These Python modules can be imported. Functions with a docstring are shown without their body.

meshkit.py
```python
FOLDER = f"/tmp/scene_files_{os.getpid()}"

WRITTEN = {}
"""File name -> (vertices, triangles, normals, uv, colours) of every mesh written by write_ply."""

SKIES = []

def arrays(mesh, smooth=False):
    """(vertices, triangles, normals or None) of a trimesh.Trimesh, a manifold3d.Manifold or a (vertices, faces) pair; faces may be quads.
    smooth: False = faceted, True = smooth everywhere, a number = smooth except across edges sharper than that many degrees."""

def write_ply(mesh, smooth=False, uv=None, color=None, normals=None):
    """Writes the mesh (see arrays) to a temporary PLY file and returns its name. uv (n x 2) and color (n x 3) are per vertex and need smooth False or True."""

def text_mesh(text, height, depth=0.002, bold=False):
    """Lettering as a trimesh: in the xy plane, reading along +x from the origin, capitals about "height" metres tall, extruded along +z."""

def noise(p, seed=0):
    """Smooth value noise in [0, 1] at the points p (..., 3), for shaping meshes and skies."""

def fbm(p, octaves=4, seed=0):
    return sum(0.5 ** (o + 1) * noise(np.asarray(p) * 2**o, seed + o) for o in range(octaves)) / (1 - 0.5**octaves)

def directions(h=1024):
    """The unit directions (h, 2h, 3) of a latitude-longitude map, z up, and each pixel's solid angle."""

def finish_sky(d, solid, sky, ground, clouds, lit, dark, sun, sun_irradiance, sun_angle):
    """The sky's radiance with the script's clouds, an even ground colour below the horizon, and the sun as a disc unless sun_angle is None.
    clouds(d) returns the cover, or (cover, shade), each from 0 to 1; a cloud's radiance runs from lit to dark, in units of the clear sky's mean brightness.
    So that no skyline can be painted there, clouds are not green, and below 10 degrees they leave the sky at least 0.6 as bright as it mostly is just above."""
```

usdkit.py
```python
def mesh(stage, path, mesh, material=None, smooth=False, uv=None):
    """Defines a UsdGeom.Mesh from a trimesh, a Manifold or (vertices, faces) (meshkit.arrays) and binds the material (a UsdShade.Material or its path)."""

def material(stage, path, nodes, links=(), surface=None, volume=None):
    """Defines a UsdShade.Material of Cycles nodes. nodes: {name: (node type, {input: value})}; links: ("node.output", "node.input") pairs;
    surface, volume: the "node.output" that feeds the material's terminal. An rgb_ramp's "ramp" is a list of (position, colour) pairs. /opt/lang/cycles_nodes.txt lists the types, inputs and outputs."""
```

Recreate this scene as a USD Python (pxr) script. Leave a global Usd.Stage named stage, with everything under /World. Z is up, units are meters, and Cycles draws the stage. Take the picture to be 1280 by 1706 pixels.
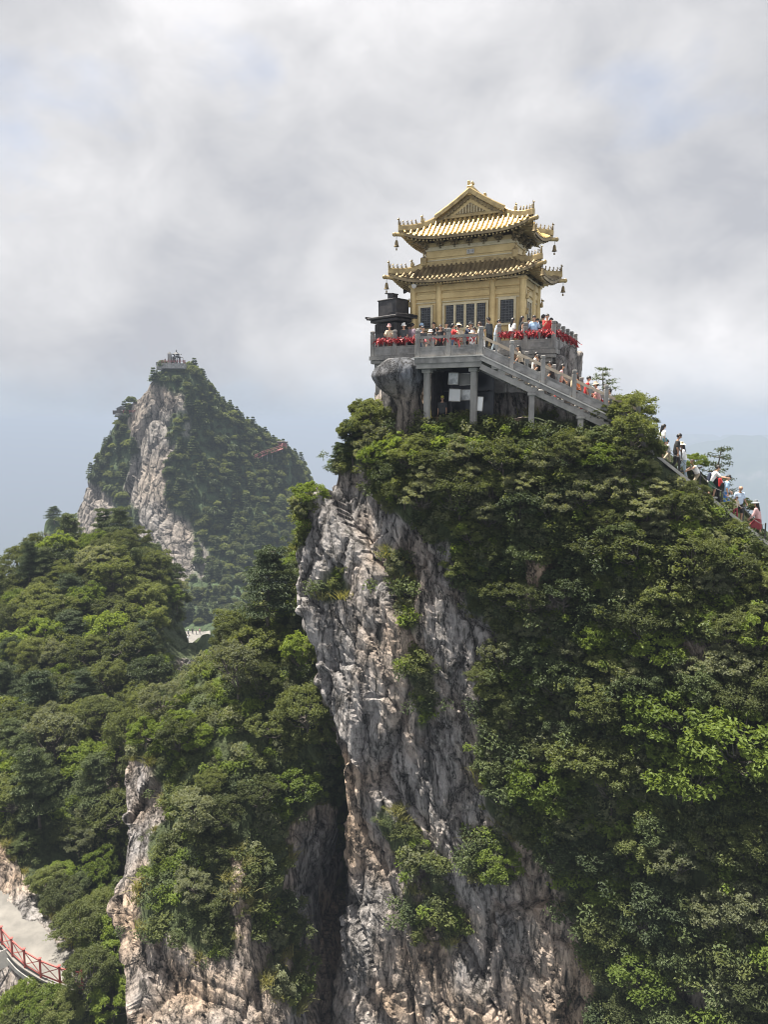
import math, random
import numpy as np, trimesh, shapely, manifold3d as m3
import usdkit, meshkit
from scipy.interpolate import PchipInterpolator
from scipy.spatial import cKDTree
from pxr import Usd, UsdGeom, UsdLux, UsdShade, Gf, Sdf, Vt

stage = Usd.Stage.CreateInMemory()
UsdGeom.SetStageUpAxis(stage, 'Z'); UsdGeom.SetStageMetersPerUnit(stage, 1.0)
UsdGeom.Xform.Define(stage, '/World'); UsdGeom.Scope.Define(stage, '/World/Looks')

# ---------------------------------------------------------------- camera
F, CX, CY, HORIZON = 1200.0, 640.0, 853.0, 705.0
PITCH = math.atan((CY - HORIZON) / F)
cam = UsdGeom.Camera.Define(stage, '/World/camera')
cam.AddRotateXOp().Set(90.0 - math.degrees(PITCH))
cam.CreateHorizontalApertureAttr(36.0); cam.CreateFocalLengthAttr(36.0 * F / 1280.0)
cam.CreateClippingRangeAttr(Gf.Vec2f(0.5, 80000.0))
cam.CreateExposureAttr(2.0)

# ---------------------------------------------------------------- sun and sky
SUN_AZ, SUN_EL = math.radians(-68.0), math.radians(71.0)
S = np.array([math.sin(SUN_AZ) * math.cos(SUN_EL), math.cos(SUN_AZ) * math.cos(SUN_EL), math.sin(SUN_EL)])
sun = UsdLux.DistantLight.Define(stage, '/World/sun')
sun.CreateIntensityAttr(0.92); sun.CreateAngleAttr(0.5); sun.CreateNormalizeAttr(True); sun.CreateColorAttr(Gf.Vec3f(1.0, 0.93, 0.82))
sun.AddTransformOp().Set(Gf.Matrix4d().SetRotate(Gf.Rotation(Gf.Vec3d(0, 0, 1), Gf.Vec3d(*S))))
CLOUD_LIT, CLOUD_DARK, AIR = (5.0, 4.95, 5.03), (2.8, 2.88, 3.1), (2.3, 2.8, 3.4)
usdkit.material(stage, '/World/Looks/sky', {
    'tc': ('texture_coordinate', {}), 'xyz': ('separate_xyz', {}),
    'sx': ('mapping', {'location': (-1.59, -3.75, 2.92), 'scale': (1.0, 1.0, 1.7)}), 's2': ('mapping', {'location': (0.83, 1.01, -3.48), 'scale': (1.0, 1.0, 1.35)}),
    'sky': ('sky_texture', {'sky_type': 'single_scattering', 'sun_disc': False, 'sun_elevation': SUN_EL, 'sun_rotation': SUN_AZ % (2 * math.pi), 'altitude': 2000.0, 'air_density': 1.0, 'aerosol_density': 1.5}),
    'n1': ('noise_texture', {'scale': 2.1, 'detail': 7.0, 'roughness': 0.5, 'distortion': 0.1}),
    'n2': ('noise_texture', {'scale': 2.5, 'detail': 10.0, 'roughness': 0.52, 'distortion': 0.15}),
    'n3': ('noise_texture', {'scale': 7.5, 'detail': 9.0, 'roughness': 0.58, 'distortion': 0.5}),
    'add': ('math', {'math_type': 'multiply_add', 'value2': 0.36}),
    'cover': ('rgb_ramp', {'ramp': [(0.0, (0.25, 0.25, 0.25)), (0.28, (0.6, 0.6, 0.6)), (0.38, (1, 1, 1)), (1.0, (1, 1, 1))]}),
    'shade': ('rgb_ramp', {'ramp': [(0.49, CLOUD_DARK), (0.60, (3.5, 3.53, 3.66)), (0.70, (4.1, 4.1, 4.2)), (0.81, CLOUD_LIT)]}),
    'low': ('math', {'math_type': 'multiply_add', 'value2': 0.16, 'value3': -0.06}), 'el': ('math', {'math_type': 'subtract'}),
    'air': ('rgb_ramp', {'ramp': [(0.0, (0.5, 0.5, 0.5)), (0.03, (0.2, 0.2, 0.2)), (0.075, (0, 0, 0)), (1.0, (0, 0, 0))]}),
    'mx': ('mix_color', {}), 'ma': ('mix_color', {'b': AIR}),
    'bg': ('background_shader', {'strength': 0.05}),
}, [('tc.generated', 'sx.vector'), ('tc.generated', 's2.vector'), ('tc.generated', 'xyz.vector'), ('sx.vector', 'n1.vector'), ('s2.vector', 'n2.vector'), ('s2.vector', 'n3.vector'), ('n1.fac', 'cover.fac'),
    ('n3.fac', 'add.value1'), ('n2.fac', 'add.value3'), ('add.value', 'shade.fac'), ('cover.color', 'mx.fac'), ('sky.color', 'mx.a'), ('shade.color', 'mx.b'),
    ('n3.fac', 'low.value1'), ('xyz.z', 'el.value1'), ('low.value', 'el.value2'), ('el.value', 'air.fac'), ('air.color', 'ma.fac'), ('mx.result', 'ma.a'), ('ma.result', 'bg.color')], surface='bg.background')
dome = UsdLux.DomeLight.Define(stage, '/World/sky')
dome.CreateIntensityAttr(1.0)
UsdShade.MaterialBindingAPI.Apply(dome.GetPrim()).Bind(UsdShade.Material.Get(stage, '/World/Looks/sky'))
dome.GetPrim().SetCustomDataByKey('kind', 'structure')

# ---------------------------------------------------------------- helpers
RNG = np.random.default_rng(7)
def ray(px, py):
    a, b = (px - CX) / F, (CY - py) / F
    c, s = math.cos(PITCH), math.sin(PITCH)
    return np.array([a, c + b * s, -s + b * c])
def at(px, py, y):
    r = ray(px, py); return r * (y / r[1])
def onz(px, py, z):
    r = ray(px, py); return r * (z / r[2])
def proj(P):
    P = np.asarray(P, float); c, s = math.cos(PITCH), math.sin(PITCH)
    d = P[..., 1] * c - P[..., 2] * s
    u = P[..., 1] * s + P[..., 2] * c
    return np.stack([CX + F * P[..., 0] / d, CY - F * u / d, d], -1)

taken = {}
def numbered(parent, name):
    k = (str(parent), name); n = taken.get(k, 0); taken[k] = n + 1
    return name if n == 0 else f'{name}_{n:03d}'
def tag(p, label=None, cat=None, group=None, kind=None):
    p = p.GetPrim() if hasattr(p, 'GetPrim') else p
    for k, v in (('label', label), ('category', cat), ('group', group), ('kind', kind)):
        if v: p.SetCustomDataByKey(k, v)
    return p
def thing(name, label=None, cat=None, loc=(0, 0, 0), rz=0.0, group=None, kind=None, scale=None):
    x = UsdGeom.Xform.Define(stage, '/World/' + numbered('/World', name))
    x.AddTranslateOp().Set(Gf.Vec3d(*map(float, loc))); x.AddRotateZOp().Set(float(math.degrees(rz)))
    if scale is not None: x.AddScaleOp().Set(Gf.Vec3f(*map(float, np.broadcast_to(scale, 3))))
    return tag(x, label, cat, group, kind)
def obj(name, mesh, mat, parent='/World', smooth=False, label=None, cat=None, group=None, kind=None):
    par = parent if isinstance(parent, str) else str(parent.GetPath())
    m = usdkit.mesh(stage, par + '/' + numbered(par, name), mesh, mat, smooth=smooth)
    return tag(m, label, cat, group, kind)
def copy_of(src, name, label, cat, loc, rz=0.0, scale=None, group=None, tilt=None):
    x = UsdGeom.Xform.Define(stage, '/World/' + numbered('/World', name))
    x.AddTranslateOp().Set(Gf.Vec3d(*map(float, loc))); x.AddRotateZOp().Set(float(math.degrees(rz)))
    if tilt is not None: x.AddRotateXOp().Set(float(tilt))
    if scale is not None: x.AddScaleOp().Set(Gf.Vec3f(*map(float, np.broadcast_to(scale, 3))))
    p = x.GetPrim(); p.GetReferences().AddInternalReference(src.GetPath()); p.SetInstanceable(True)
    return tag(p, label, cat, group)

def T(m, loc=(0, 0, 0), rz=0.0, rx=0.0, ry=0.0):
    m = m.copy()
    if rx: m.apply_transform(trimesh.transformations.rotation_matrix(rx, [1, 0, 0]))
    if ry: m.apply_transform(trimesh.transformations.rotation_matrix(ry, [0, 1, 0]))
    if rz: m.apply_transform(trimesh.transformations.rotation_matrix(rz, [0, 0, 1]))
    m.apply_translation(loc); return m
def box(sx, sy, sz, loc=(0, 0, 0), rz=0.0):
    return T(trimesh.creation.box((sx, sy, sz)), loc, rz)
def bevelbox(sx, sy, sz, b=0.02, loc=(0, 0, 0), rz=0.0):
    """box with chamfered edges"""
    pts = []
    for i in (-1, 1):
        for j in (-1, 1):
            for k in (-1, 1):
                x, y, z = i * sx / 2, j * sy / 2, k * sz / 2
                pts += [(x - i * b, y - j * b, z), (x - i * b, y, z - k * b), (x, y - j * b, z - k * b)]
    return T(trimesh.convex.convex_hull(np.array(pts)), loc, rz)
def cat_(ms): return trimesh.util.concatenate([m for m in ms if m is not None])
def tube(pts, r, n=8, cap=True):
    pts = np.asarray(pts, float); r = np.broadcast_to(np.asarray(r, float), len(pts))
    tan = np.gradient(pts, axis=0); tan /= np.maximum(np.linalg.norm(tan, axis=1, keepdims=True), 1e-9)
    ref = np.array([0, 0, 1.0]) if abs(tan[:, 2]).mean() < 0.8 else np.array([1.0, 0, 0])
    a = np.cross(tan, ref); a /= np.maximum(np.linalg.norm(a, axis=1, keepdims=True), 1e-9); b = np.cross(a, tan)
    th = np.arange(n) / n * 2 * np.pi
    ring = a[:, None] * np.cos(th)[None, :, None] + b[:, None] * np.sin(th)[None, :, None]
    v = (pts[:, None] + ring * r[:, None, None]).reshape(-1, 3)
    f = []
    for i in range(len(pts) - 1):
        for k in range(n):
            p, q = i * n + k, i * n + (k + 1) % n
            f += [(p, q, q + n), (p, q + n, p + n)]
    if cap:
        for base, sgn in ((0, 1), ((len(pts) - 1) * n, -1)):
            for k in range(1, n - 1):
                f.append((base, base + k + 1, base + k) if sgn > 0 else (base, base + k, base + k + 1))
    m = trimesh.Trimesh(v, np.array(f), process=False); m.invert(); return m
def bar(p, q, w, h=None, up=(0, 0, 1)):
    """rectangular bar from p to q"""
    p, q = np.asarray(p, float), np.asarray(q, float); d = q - p; L = np.linalg.norm(d); d /= L
    s = np.cross(d, up); s /= max(np.linalg.norm(s), 1e-9); u = np.cross(s, d); h = w if h is None else h
    m = trimesh.creation.box((1, 1, 1)); v = np.array(m.vertices)
    m.vertices = (p + q) / 2 + v[:, :1] * d * L + v[:, 1:2] * s * w + v[:, 2:] * u * h
    return m
def prism(poly, h, z0=0.0):
    """plan polygon extruded upwards"""
    m = trimesh.creation.extrude_polygon(shapely.Polygon(poly), h, engine='earcut'); m.apply_translation((0, 0, z0)); return m
def lathe(prof, n=16):
    return trimesh.creation.revolve(np.asarray(prof, float), sections=n)
def grid_faces(nu, nv):
    i, j = np.meshgrid(np.arange(nu - 1), np.arange(nv - 1), indexing='ij'); a = (i * nv + j).ravel()
    return np.vstack([np.stack([a, a + nv, a + nv + 1], 1), np.stack([a, a + nv + 1, a + 1], 1)])

# ---------------------------------------------------------------- materials
def mat(name, c1, c2=None, scale=3.0, rough=0.7, metallic=0.0, bump=0.0, bscale=None, stretch=(1, 1, 1), space='object', spec=None, detail=6.0, contrast=(0.35, 0.65)):
    path = '/World/Looks/' + name
    p = {'roughness': rough, 'metallic': metallic}
    if spec is not None: p['specular_ior_level'] = spec
    if c2 is None and not bump:
        return usdkit.material(stage, path, {'p': ('principled_bsdf', {**p, 'base_color': c1})}, [], surface='p.BSDF')
    src = 'tc.object' if space == 'object' else 'g.position'
    nodes = {'tc': ('texture_coordinate', {}), 'g': ('geometry', {}), 'm': ('mapping', {'scale': stretch}),
             'n': ('noise_texture', {'scale': scale, 'detail': detail, 'roughness': 0.6}),
             'r': ('rgb_ramp', {'ramp': [(contrast[0], c1), (contrast[1], c2 if c2 is not None else c1)]}), 'p': ('principled_bsdf', p)}
    links = [(src, 'm.vector'), ('m.vector', 'n.vector'), ('n.fac', 'r.fac'), ('r.color', 'p.base_color')]
    if bump:
        nodes['nb'] = ('noise_texture', {'scale': bscale or scale * 3, 'detail': 5.0}); nodes['b'] = ('bump', {'strength': bump, 'distance': 0.03})
        links += [('m.vector', 'nb.vector'), ('nb.fac', 'b.height'), ('b.normal', 'p.normal')]
    return usdkit.material(stage, path, nodes, links, surface='p.BSDF')
# ---------------------------------------------------------------- rock and soil materials
def rock_material(name, light, mid, dark, sc=1.0, soil=(0.035, 0.045, 0.02), tilt=0.36, warm=((0.90, 0.95, 1.04), (1.20, 1.02, 0.85))):
    """grey limestone in steep strata, dark lichen in the cracks; 'veg' (0..1) turns it to soil and moss"""
    n = {'g': ('geometry', {}),
         'm': ('mapping', {'rotation': (0.0, tilt, 0.0), 'scale': (1.0 * sc, 0.8 * sc, 0.22 * sc)}),
         'm2': ('mapping', {'rotation': (0.0, tilt, 0.0), 'scale': (1.0 * sc, 1.0 * sc, 0.4 * sc)}),
         'n1': ('noise_texture', {'scale': 0.9, 'detail': 9.0, 'roughness': 0.62, 'distortion': 0.4}),
         'n2': ('noise_texture', {'scale': 3.4, 'detail': 9.0, 'roughness': 0.68, 'distortion': 0.6}),
         'n3': ('noise_texture', {'scale': 0.16 * sc, 'detail': 4.0}),
         'n4': ('noise_texture', {'scale': 5.0 * sc, 'detail': 6.0, 'roughness': 0.7}),
         'r1': ('rgb_ramp', {'ramp': [(0.30, mid), (0.62, light)]}),
         'r2': ('rgb_ramp', {'ramp': [(0.36, (0, 0, 0)), (0.50, (1, 1, 1))]}),
         'r3': ('rgb_ramp', {'ramp': [(0.42, warm[0]), (0.60, warm[1])]}),
         'warm': ('mix_color', {'blend_type': 'multiply', 'fac': 1.0}),
         'dk': ('mix_color', {'a': dark}),
         'v1': ('voronoi_texture', {'feature': 'distance_to_edge', 'scale': 1.05}), 'v2': ('voronoi_texture', {'feature': 'distance_to_edge', 'scale': 3.4}),
         'wv': ('mix_color', {'blend_type': 'add', 'fac': 0.55}), 'c1': ('rgb_ramp', {'ramp': [(0.0, (0, 0, 0)), (0.035, (0.75, 0.75, 0.75)), (0.16, (1, 1, 1)), (1.0, (1, 1, 1))]}), 'c2': ('rgb_ramp', {'ramp': [(0.0, (0.35, 0.35, 0.35)), (0.05, (1, 1, 1)), (1.0, (1, 1, 1))]}),
         'ms': ('mapping', {'rotation': (0.0, tilt * 0.4, 0.0), 'scale': (1.3 * sc, 1.0 * sc, 0.07 * sc)}), 'ns': ('noise_texture', {'scale': 1.0, 'detail': 7.0, 'roughness': 0.6}), 'rs': ('rgb_ramp', {'ramp': [(0.33, (0.42, 0.42, 0.44)), (0.47, (1, 1, 1)), (0.62, (1, 1, 1)), (0.75, (1.18, 1.12, 1.04))]}),
         'k1': ('mix_color', {'blend_type': 'multiply', 'fac': 1.0}), 'k2': ('mix_color', {'blend_type': 'multiply', 'fac': 1.0}), 'k3': ('mix_color', {'blend_type': 'multiply', 'fac': 1.0}),
         'h1': ('math', {'math_type': 'multiply', 'value2': 1.0}), 'h2': ('math', {'math_type': 'add'}), 'hb': ('math', {'math_type': 'minimum', 'value2': 0.12}), 'hc': ('math', {'math_type': 'multiply_add', 'value2': 4.0}),
         'at': ('attribute', {'attribute': 'veg'}),
         'sr': ('rgb_ramp', {'ramp': [(0.35, soil), (0.7, tuple(2.2 * c for c in soil))]}),
         'mx': ('mix_color', {}),
         'bh': ('math', {'math_type': 'multiply_add', 'value2': 0.5}),
         'b': ('bump', {'strength': 0.85, 'distance': 0.22 / sc}),
         'p': ('principled_bsdf', {'roughness': 0.92, 'specular_ior_level': 0.25})}
    l = [('g.position', 'm.vector'), ('g.position', 'm2.vector'), ('m.vector', 'n1.vector'), ('m.vector', 'n2.vector'), ('g.position', 'n3.vector'), ('m2.vector', 'n4.vector'),
         ('n1.fac', 'r1.fac'), ('n2.fac', 'r2.fac'), ('n3.fac', 'r3.fac'), ('r1.color', 'warm.a'), ('r3.color', 'warm.b'),
         ('r2.color', 'dk.fac'), ('warm.result', 'dk.b'), ('n4.fac', 'sr.fac'), ('at.fac', 'mx.fac'), ('m.vector', 'wv.a'), ('n4.color', 'wv.b'), ('wv.result', 'v1.vector'), ('wv.result', 'v2.vector'), ('v1.distance', 'c1.fac'), ('v2.distance', 'c2.fac'),
         ('g.position', 'ms.vector'), ('ms.vector', 'ns.vector'), ('ns.fac', 'rs.fac'), ('dk.result', 'k1.a'), ('c1.color', 'k1.b'), ('k1.result', 'k2.a'), ('c2.color', 'k2.b'), ('k2.result', 'k3.a'), ('rs.color', 'k3.b'), ('k3.result', 'mx.a'),
         ('v1.distance', 'hb.value1'), ('hb.value', 'hc.value1'), ('bh.value', 'hc.value3'), ('sr.color', 'mx.b'),
         ('n2.fac', 'bh.value1'), ('n4.fac', 'bh.value3'), ('hc.value', 'b.height'), ('b.normal', 'p.normal'), ('mx.result', 'p.base_color')]
    return usdkit.material(stage, '/World/Looks/' + name, n, l, surface='p.BSDF')
M_ROCK = rock_material('cliff_rock', (0.385, 0.34, 0.30), (0.25, 0.226, 0.204), (0.048, 0.045, 0.04))
M_ROCK_FAR = rock_material('far_rock', (0.27, 0.245, 0.225), (0.185, 0.17, 0.158), (0.085, 0.08, 0.07), sc=0.3, soil=(0.03, 0.045, 0.02), tilt=0.05, warm=((0.95, 0.97, 1.0), (1.06, 1.0, 0.94)))

def spline_net(net, step, u_fine=1.0):
    """net (R, C, 3) of points -> a dense grid through them"""
    net = np.asarray(net, float); R, C, _ = net.shape
    du = np.linalg.norm(np.diff(net, axis=0), axis=2).mean(1); dv = np.linalg.norm(np.diff(net, axis=1), axis=2).mean(0)
    u0, v0 = np.concatenate([[0], np.cumsum(du)]), np.concatenate([[0], np.cumsum(dv)])
    u, v = np.linspace(0, u0[-1], int(u0[-1] / (step * u_fine)) + 2), np.linspace(0, v0[-1], int(v0[-1] / step) + 2)
    a = PchipInterpolator(u0, net, axis=0)(u)
    return PchipInterpolator(v0, a, axis=1)(v)
def normals(g):
    n = np.cross(np.gradient(g, axis=0), np.gradient(g, axis=1)); n /= np.maximum(np.linalg.norm(n, axis=2, keepdims=True), 1e-9); return n
def ridged(p, seed, octaves=4):
    out, a, tot = 0, 1.0, 0
    for o in range(octaves):
        out = out + a * (1 - np.abs(2 * meshkit.noise(p * 2**o, seed + o) - 1)); tot += a; a *= 0.5
    return out / tot
def cells(q, seed):
    """Worley cells: distance to the nearest two seeds, three random numbers and the offset within the nearest cell"""
    base = np.floor(q).astype(np.int64); f1 = np.full(q.shape[:-1], 9.0); f2 = f1.copy(); rnd = np.zeros(q.shape); off = np.zeros(q.shape)
    def h(i, k):
        x = (i[..., 0] * 73856093 + i[..., 1] * 19349663 + i[..., 2] * 83492791 + seed * 7919 + k * 104729) & 0xFFFFFFFF
        x = ((x ^ (x >> 15)) * 2246822519) & 0xFFFFFFFF; x = ((x ^ (x >> 13)) * 3266489917) & 0xFFFFFFFF
        return ((x ^ (x >> 16)) & 0xFFFFFF) / 16777215.0
    for dx, dy, dz in np.ndindex(3, 3, 3):
        i = base + np.array([dx - 1, dy - 1, dz - 1]); c = i + np.stack([h(i, 0), h(i, 1), h(i, 2)], -1)
        o = q - c; d = np.linalg.norm(o, axis=-1); near = d < f1
        f2 = np.where(near, f1, np.minimum(f2, d)); f1 = np.where(near, d, f1); rnd[near] = np.stack([h(i, 3), h(i, 4), h(i, 5)], -1)[near]; off[near] = o[near]
    return f1, f2, rnd, off
def strata(g, tilt, L=1.0, seed=3):
    """steep slanted slabs, blocks and cracks; metres of outward displacement at L = 1"""
    c, s = math.cos(tilt), math.sin(tilt)
    x, y, z = g[..., 0] / L, g[..., 1] / L, g[..., 2] / L
    a, b = x * c + z * s, -x * s + z * c           # across and along the beds
    wp = np.stack([x, y, z], -1)
    w = meshkit.fbm(wp * 0.3, 3, seed + 50) * 1.6; w2 = meshkit.fbm(wp * 0.9 + 3, 2, seed + 60) * 0.7
    d = 0.9 * (meshkit.fbm(np.stack([a * 0.2, y * 0.3, b * 0.08], -1), 3, seed + 9) - 0.5)
    for sa, sb, amp, tl, cr in ((0.30, 0.10, 1.15, 0.75, 0.40), (0.85, 0.30, 0.42, 0.34, 0.20), (2.6, 1.0, 0.13, 0.12, 0.06)):
        q = np.stack([a * sa + w * sa, y * sa * 0.5, b * sb + w2 * sb], -1)
        f1, f2, r, o = cells(q, seed + int(sa * 100))
        d = d + amp * (r[..., 0] - 0.5) + tl * (o[..., 0] * (r[..., 1] - 0.35) * 1.6 + o[..., 2] * (r[..., 2] - 0.5) * 1.2) - cr * np.clip(1 - (f2 - f1) / 0.10, 0, 1)
    d = d + 0.10 * (ridged(np.stack([a * 4.3, y * 3.0, b * 1.3], -1), seed + 30, 3) - 0.5)
    return L * d

TERRAIN = {}
def inside(poly, P): return shapely.contains_xy(shapely.Polygon(poly), P[..., 0], P[..., 1])
def soft_mask(polys, px, r=14.0, seed=1, wob=26.0):
    """1 inside the picture polygons (edges made ragged by noise in the world), for where rock shows"""
    q = px[..., :2].copy()
    q[..., 0] += wob * (2 * meshkit.fbm(np.stack([px[..., 0] / 45, px[..., 1] / 45, px[..., 2] * 0.05], -1), 3, seed) - 1)
    q[..., 1] += wob * (2 * meshkit.fbm(np.stack([px[..., 0] / 45, px[..., 1] / 45, px[..., 2] * 0.05], -1), 3, seed + 5) - 1)
    out = np.zeros(px.shape[:2])
    for p in polys: out = np.maximum(out, inside(p, q))
    return out
def land(name, net, step, tilt, L, rock_polys, green_polys, mat_, label, cat, seed=3, amp=1.0, soil_amp=0.35, u_fine=1.0, calm=None):
    g0 = spline_net(net, step, u_fine); n = normals(g0); px = proj(g0)
    rock = soft_mask(rock_polys, px, seed=seed) * (1 - soft_mask(green_polys, px, seed=seed + 2, wob=14))
    for _ in range(2):
        rock[1:-1, 1:-1] = (rock[1:-1, 1:-1] * 2 + rock[:-2, 1:-1] + rock[2:, 1:-1] + rock[1:-1, :-2] + rock[1:-1, 2:]) / 6
    d = strata(g0, tilt, L, seed) * (soil_amp + (1 - soil_amp) * rock) * amp
    if calm is not None: d = d * calm(g0)
    g = g0 + n * d[..., None]
    v, f = g.reshape(-1, 3), grid_faces(*g.shape[:2])
    p = obj(name, (v, f), mat_, smooth=False, label=label, cat=cat, kind='structure')
    UsdGeom.PrimvarsAPI(p).CreatePrimvar('veg', Sdf.ValueTypeNames.FloatArray, 'vertex').Set(Vt.FloatArray.FromNumpy((1 - rock).ravel().astype(np.float32)))
    nn = normals(g)
    TERRAIN[name] = dict(v=v, n=nn.reshape(-1, 3), n0=n.reshape(-1, 3), rock=rock.ravel(), px=proj(v), area=np.linalg.norm(np.cross(np.gradient(g, axis=0), np.gradient(g, axis=1)), axis=2).ravel())
    return p

def net_of(rows): return [[at(*c) if len(c) == 3 else np.array(c[1:]) for c in r] for r in rows]
def wrap(net, left, right, back):
    """adds columns behind the left and right edges and rows behind the crest, as offsets in metres"""
    net = np.array(net, float)
    for o in left: net = np.concatenate([net[:, :1] + np.array(o), net], 1)
    for o in right: net = np.concatenate([net, net[:, -1:] + np.array(o)], 1)
    for o in back: net = np.concatenate([net[:1] + np.array(o), net], 0)
    return net

# ---------------------------------------------------------------- the temple crag
ROWS = [
 [(625,655,43),(650,640,41.5),(714,604,39.9),(790,600,39.8),(880,612,38.8),(960,652,38),(1080,728,36.2),(1190,822,35.2),(1300,916,34.2),(1480,1060,33.5)],
 [(620,690,42.2),(645,692,40.8),(714,698,39.8),(790,692,39.6),(880,690,38.5),(956,712,37.4),(1077,746,35.5),(1187,840,34.6),(1298,930,33.7),(1480,1075,33)],
 [(608,705,41),(640,706,39.3),(714,716,36.8),(790,704,36.4),(880,698,35.5),(950,720,35.0),(1070,756,34.1),(1180,850,33.2),(1295,938,32.2),(1480,1090,31.5)],
 [(555,795,40.5),(605,795,38.6),(690,800,35.4),(800,800,34.4),(900,800,33.4),(985,812,32.8),(1090,835,32.0),(1200,900,31.4),(1310,978,30.6),(1480,1110,30)],
 [(500,905,39.5),(580,900,37.6),(690,900,34.8),(800,900,33.8),(905,900,32.6),(1000,905,31.8),(1110,920,30.8),(1220,960,30),(1320,1018,29.2),(1490,1130,28.6)],
 [(508,1000,38.6),(578,1000,36.9),(690,1000,34.2),(810,1000,33.2),(915,1000,32),(1010,1000,31),(1120,1012,29.9),(1230,1040,29),(1330,1078,28.2),(1490,1160,27.6)],
 [(548,1110,37.7),(588,1110,36.2),(700,1110,33.6),(820,1110,32.5),(930,1110,31.2),(1030,1110,30),(1140,1122,28.8),(1250,1135,27.8),(1345,1150,27),(1500,1190,26)],
 [(562,1280,36.7),(602,1280,35.2),(715,1280,32.8),(830,1280,31.7),(945,1280,30.2),(1050,1280,28.8),(1160,1280,27.5),(1270,1280,26.5),(1375,1280,25.6),(1520,1280,24.6)],
 [(568,1480,35.7),(614,1480,34.2),(730,1480,31.6),(850,1480,30.5),(965,1480,29),(1080,1480,27.4),(1190,1480,26),(1300,1480,24.8),(1405,1480,23.8),(1560,1480,22.8)],
 [(560,1706,34.7),(622,1706,33),(750,1706,30.4),(880,1706,29.2),(990,1706,27.6),(1100,1706,26),(1210,1706,24.6),(1330,1706,23.2),(1450,1706,22.2),(1600,1706,21.4)],
 [(555,2150,33.5),(630,2150,31.5),(760,2150,29),(890,2150,27.6),(1000,2150,26),(1110,2150,24.2),(1220,2150,22.6),(1340,2150,21.2),(1460,2150,20.2),(1610,2150,19.4)]]
net = wrap(net_of(ROWS), [(1.6, 5, -0.5), (4, 8, -2)], [(6, 3, -6)], [(0.2, 6, -0.1), (1.0, 6, -7), (1.5, 5, -34)])
ROCK_MAIN = [[(490,905),(525,850),(545,785),(612,760),(612,850),(660,868),(745,900),(760,960),(790,1030),(860,1085),(800,1100),(812,1180),(790,1240),(800,1330),(850,1400),(930,1440),(965,1560),(1000,1720),(1000,2200),(440,2200),(540,1706),(560,1500),(540,1200),(505,1050),(480,980)],
             [(872,925),(930,930),(925,1050),(880,1050)], [(1080,965),(1150,985),(1150,1012),(1095,1000)], [(1110,1060),(1200,1070),(1190,1140),(1130,1130)], [(1240,1480),(1300,1480),(1300,1640),(1255,1600)], [(1080,1650),(1190,1640),(1190,1720),(1070,1720)], [(610,690),(720,690),(720,600),(600,600)], [(720,690),(960,700),(960,590),(720,590)]]
GREEN_MAIN = [[(672,1090),(716,1100),(725,1160),(705,1215),(690,1180)], [(628,1350),(650,1350),(690,1420),(684,1460),(650,1420)], [(700,1440),(725,1450),(762,1560),(748,1590),(716,1530)], [(668,1480),(682,1480),(704,1570),(690,1580)], [(545,950),(580,940),(580,1000),(550,1000)], [(775,1400),(840,1400),(850,1470),(780,1470)],
              [(660,990),(690,1040),(680,1060),(650,1000)], [(640,900),(665,930),(690,985),(670,985),(640,930)]]
def calm_main(g):
    # quiet under the terrace and the stairs
    return np.clip((np.hypot(0, g[..., 2] - 4.0) - 1.5) / 4.0, 0.12, 1.0)
land('temple_crag', net, 0.105, 0.36, 1.0, ROCK_MAIN, GREEN_MAIN, M_ROCK, 'grey limestone crag with slanted strata under the golden temple', 'crag', seed=3, calm=calm_main)

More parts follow.
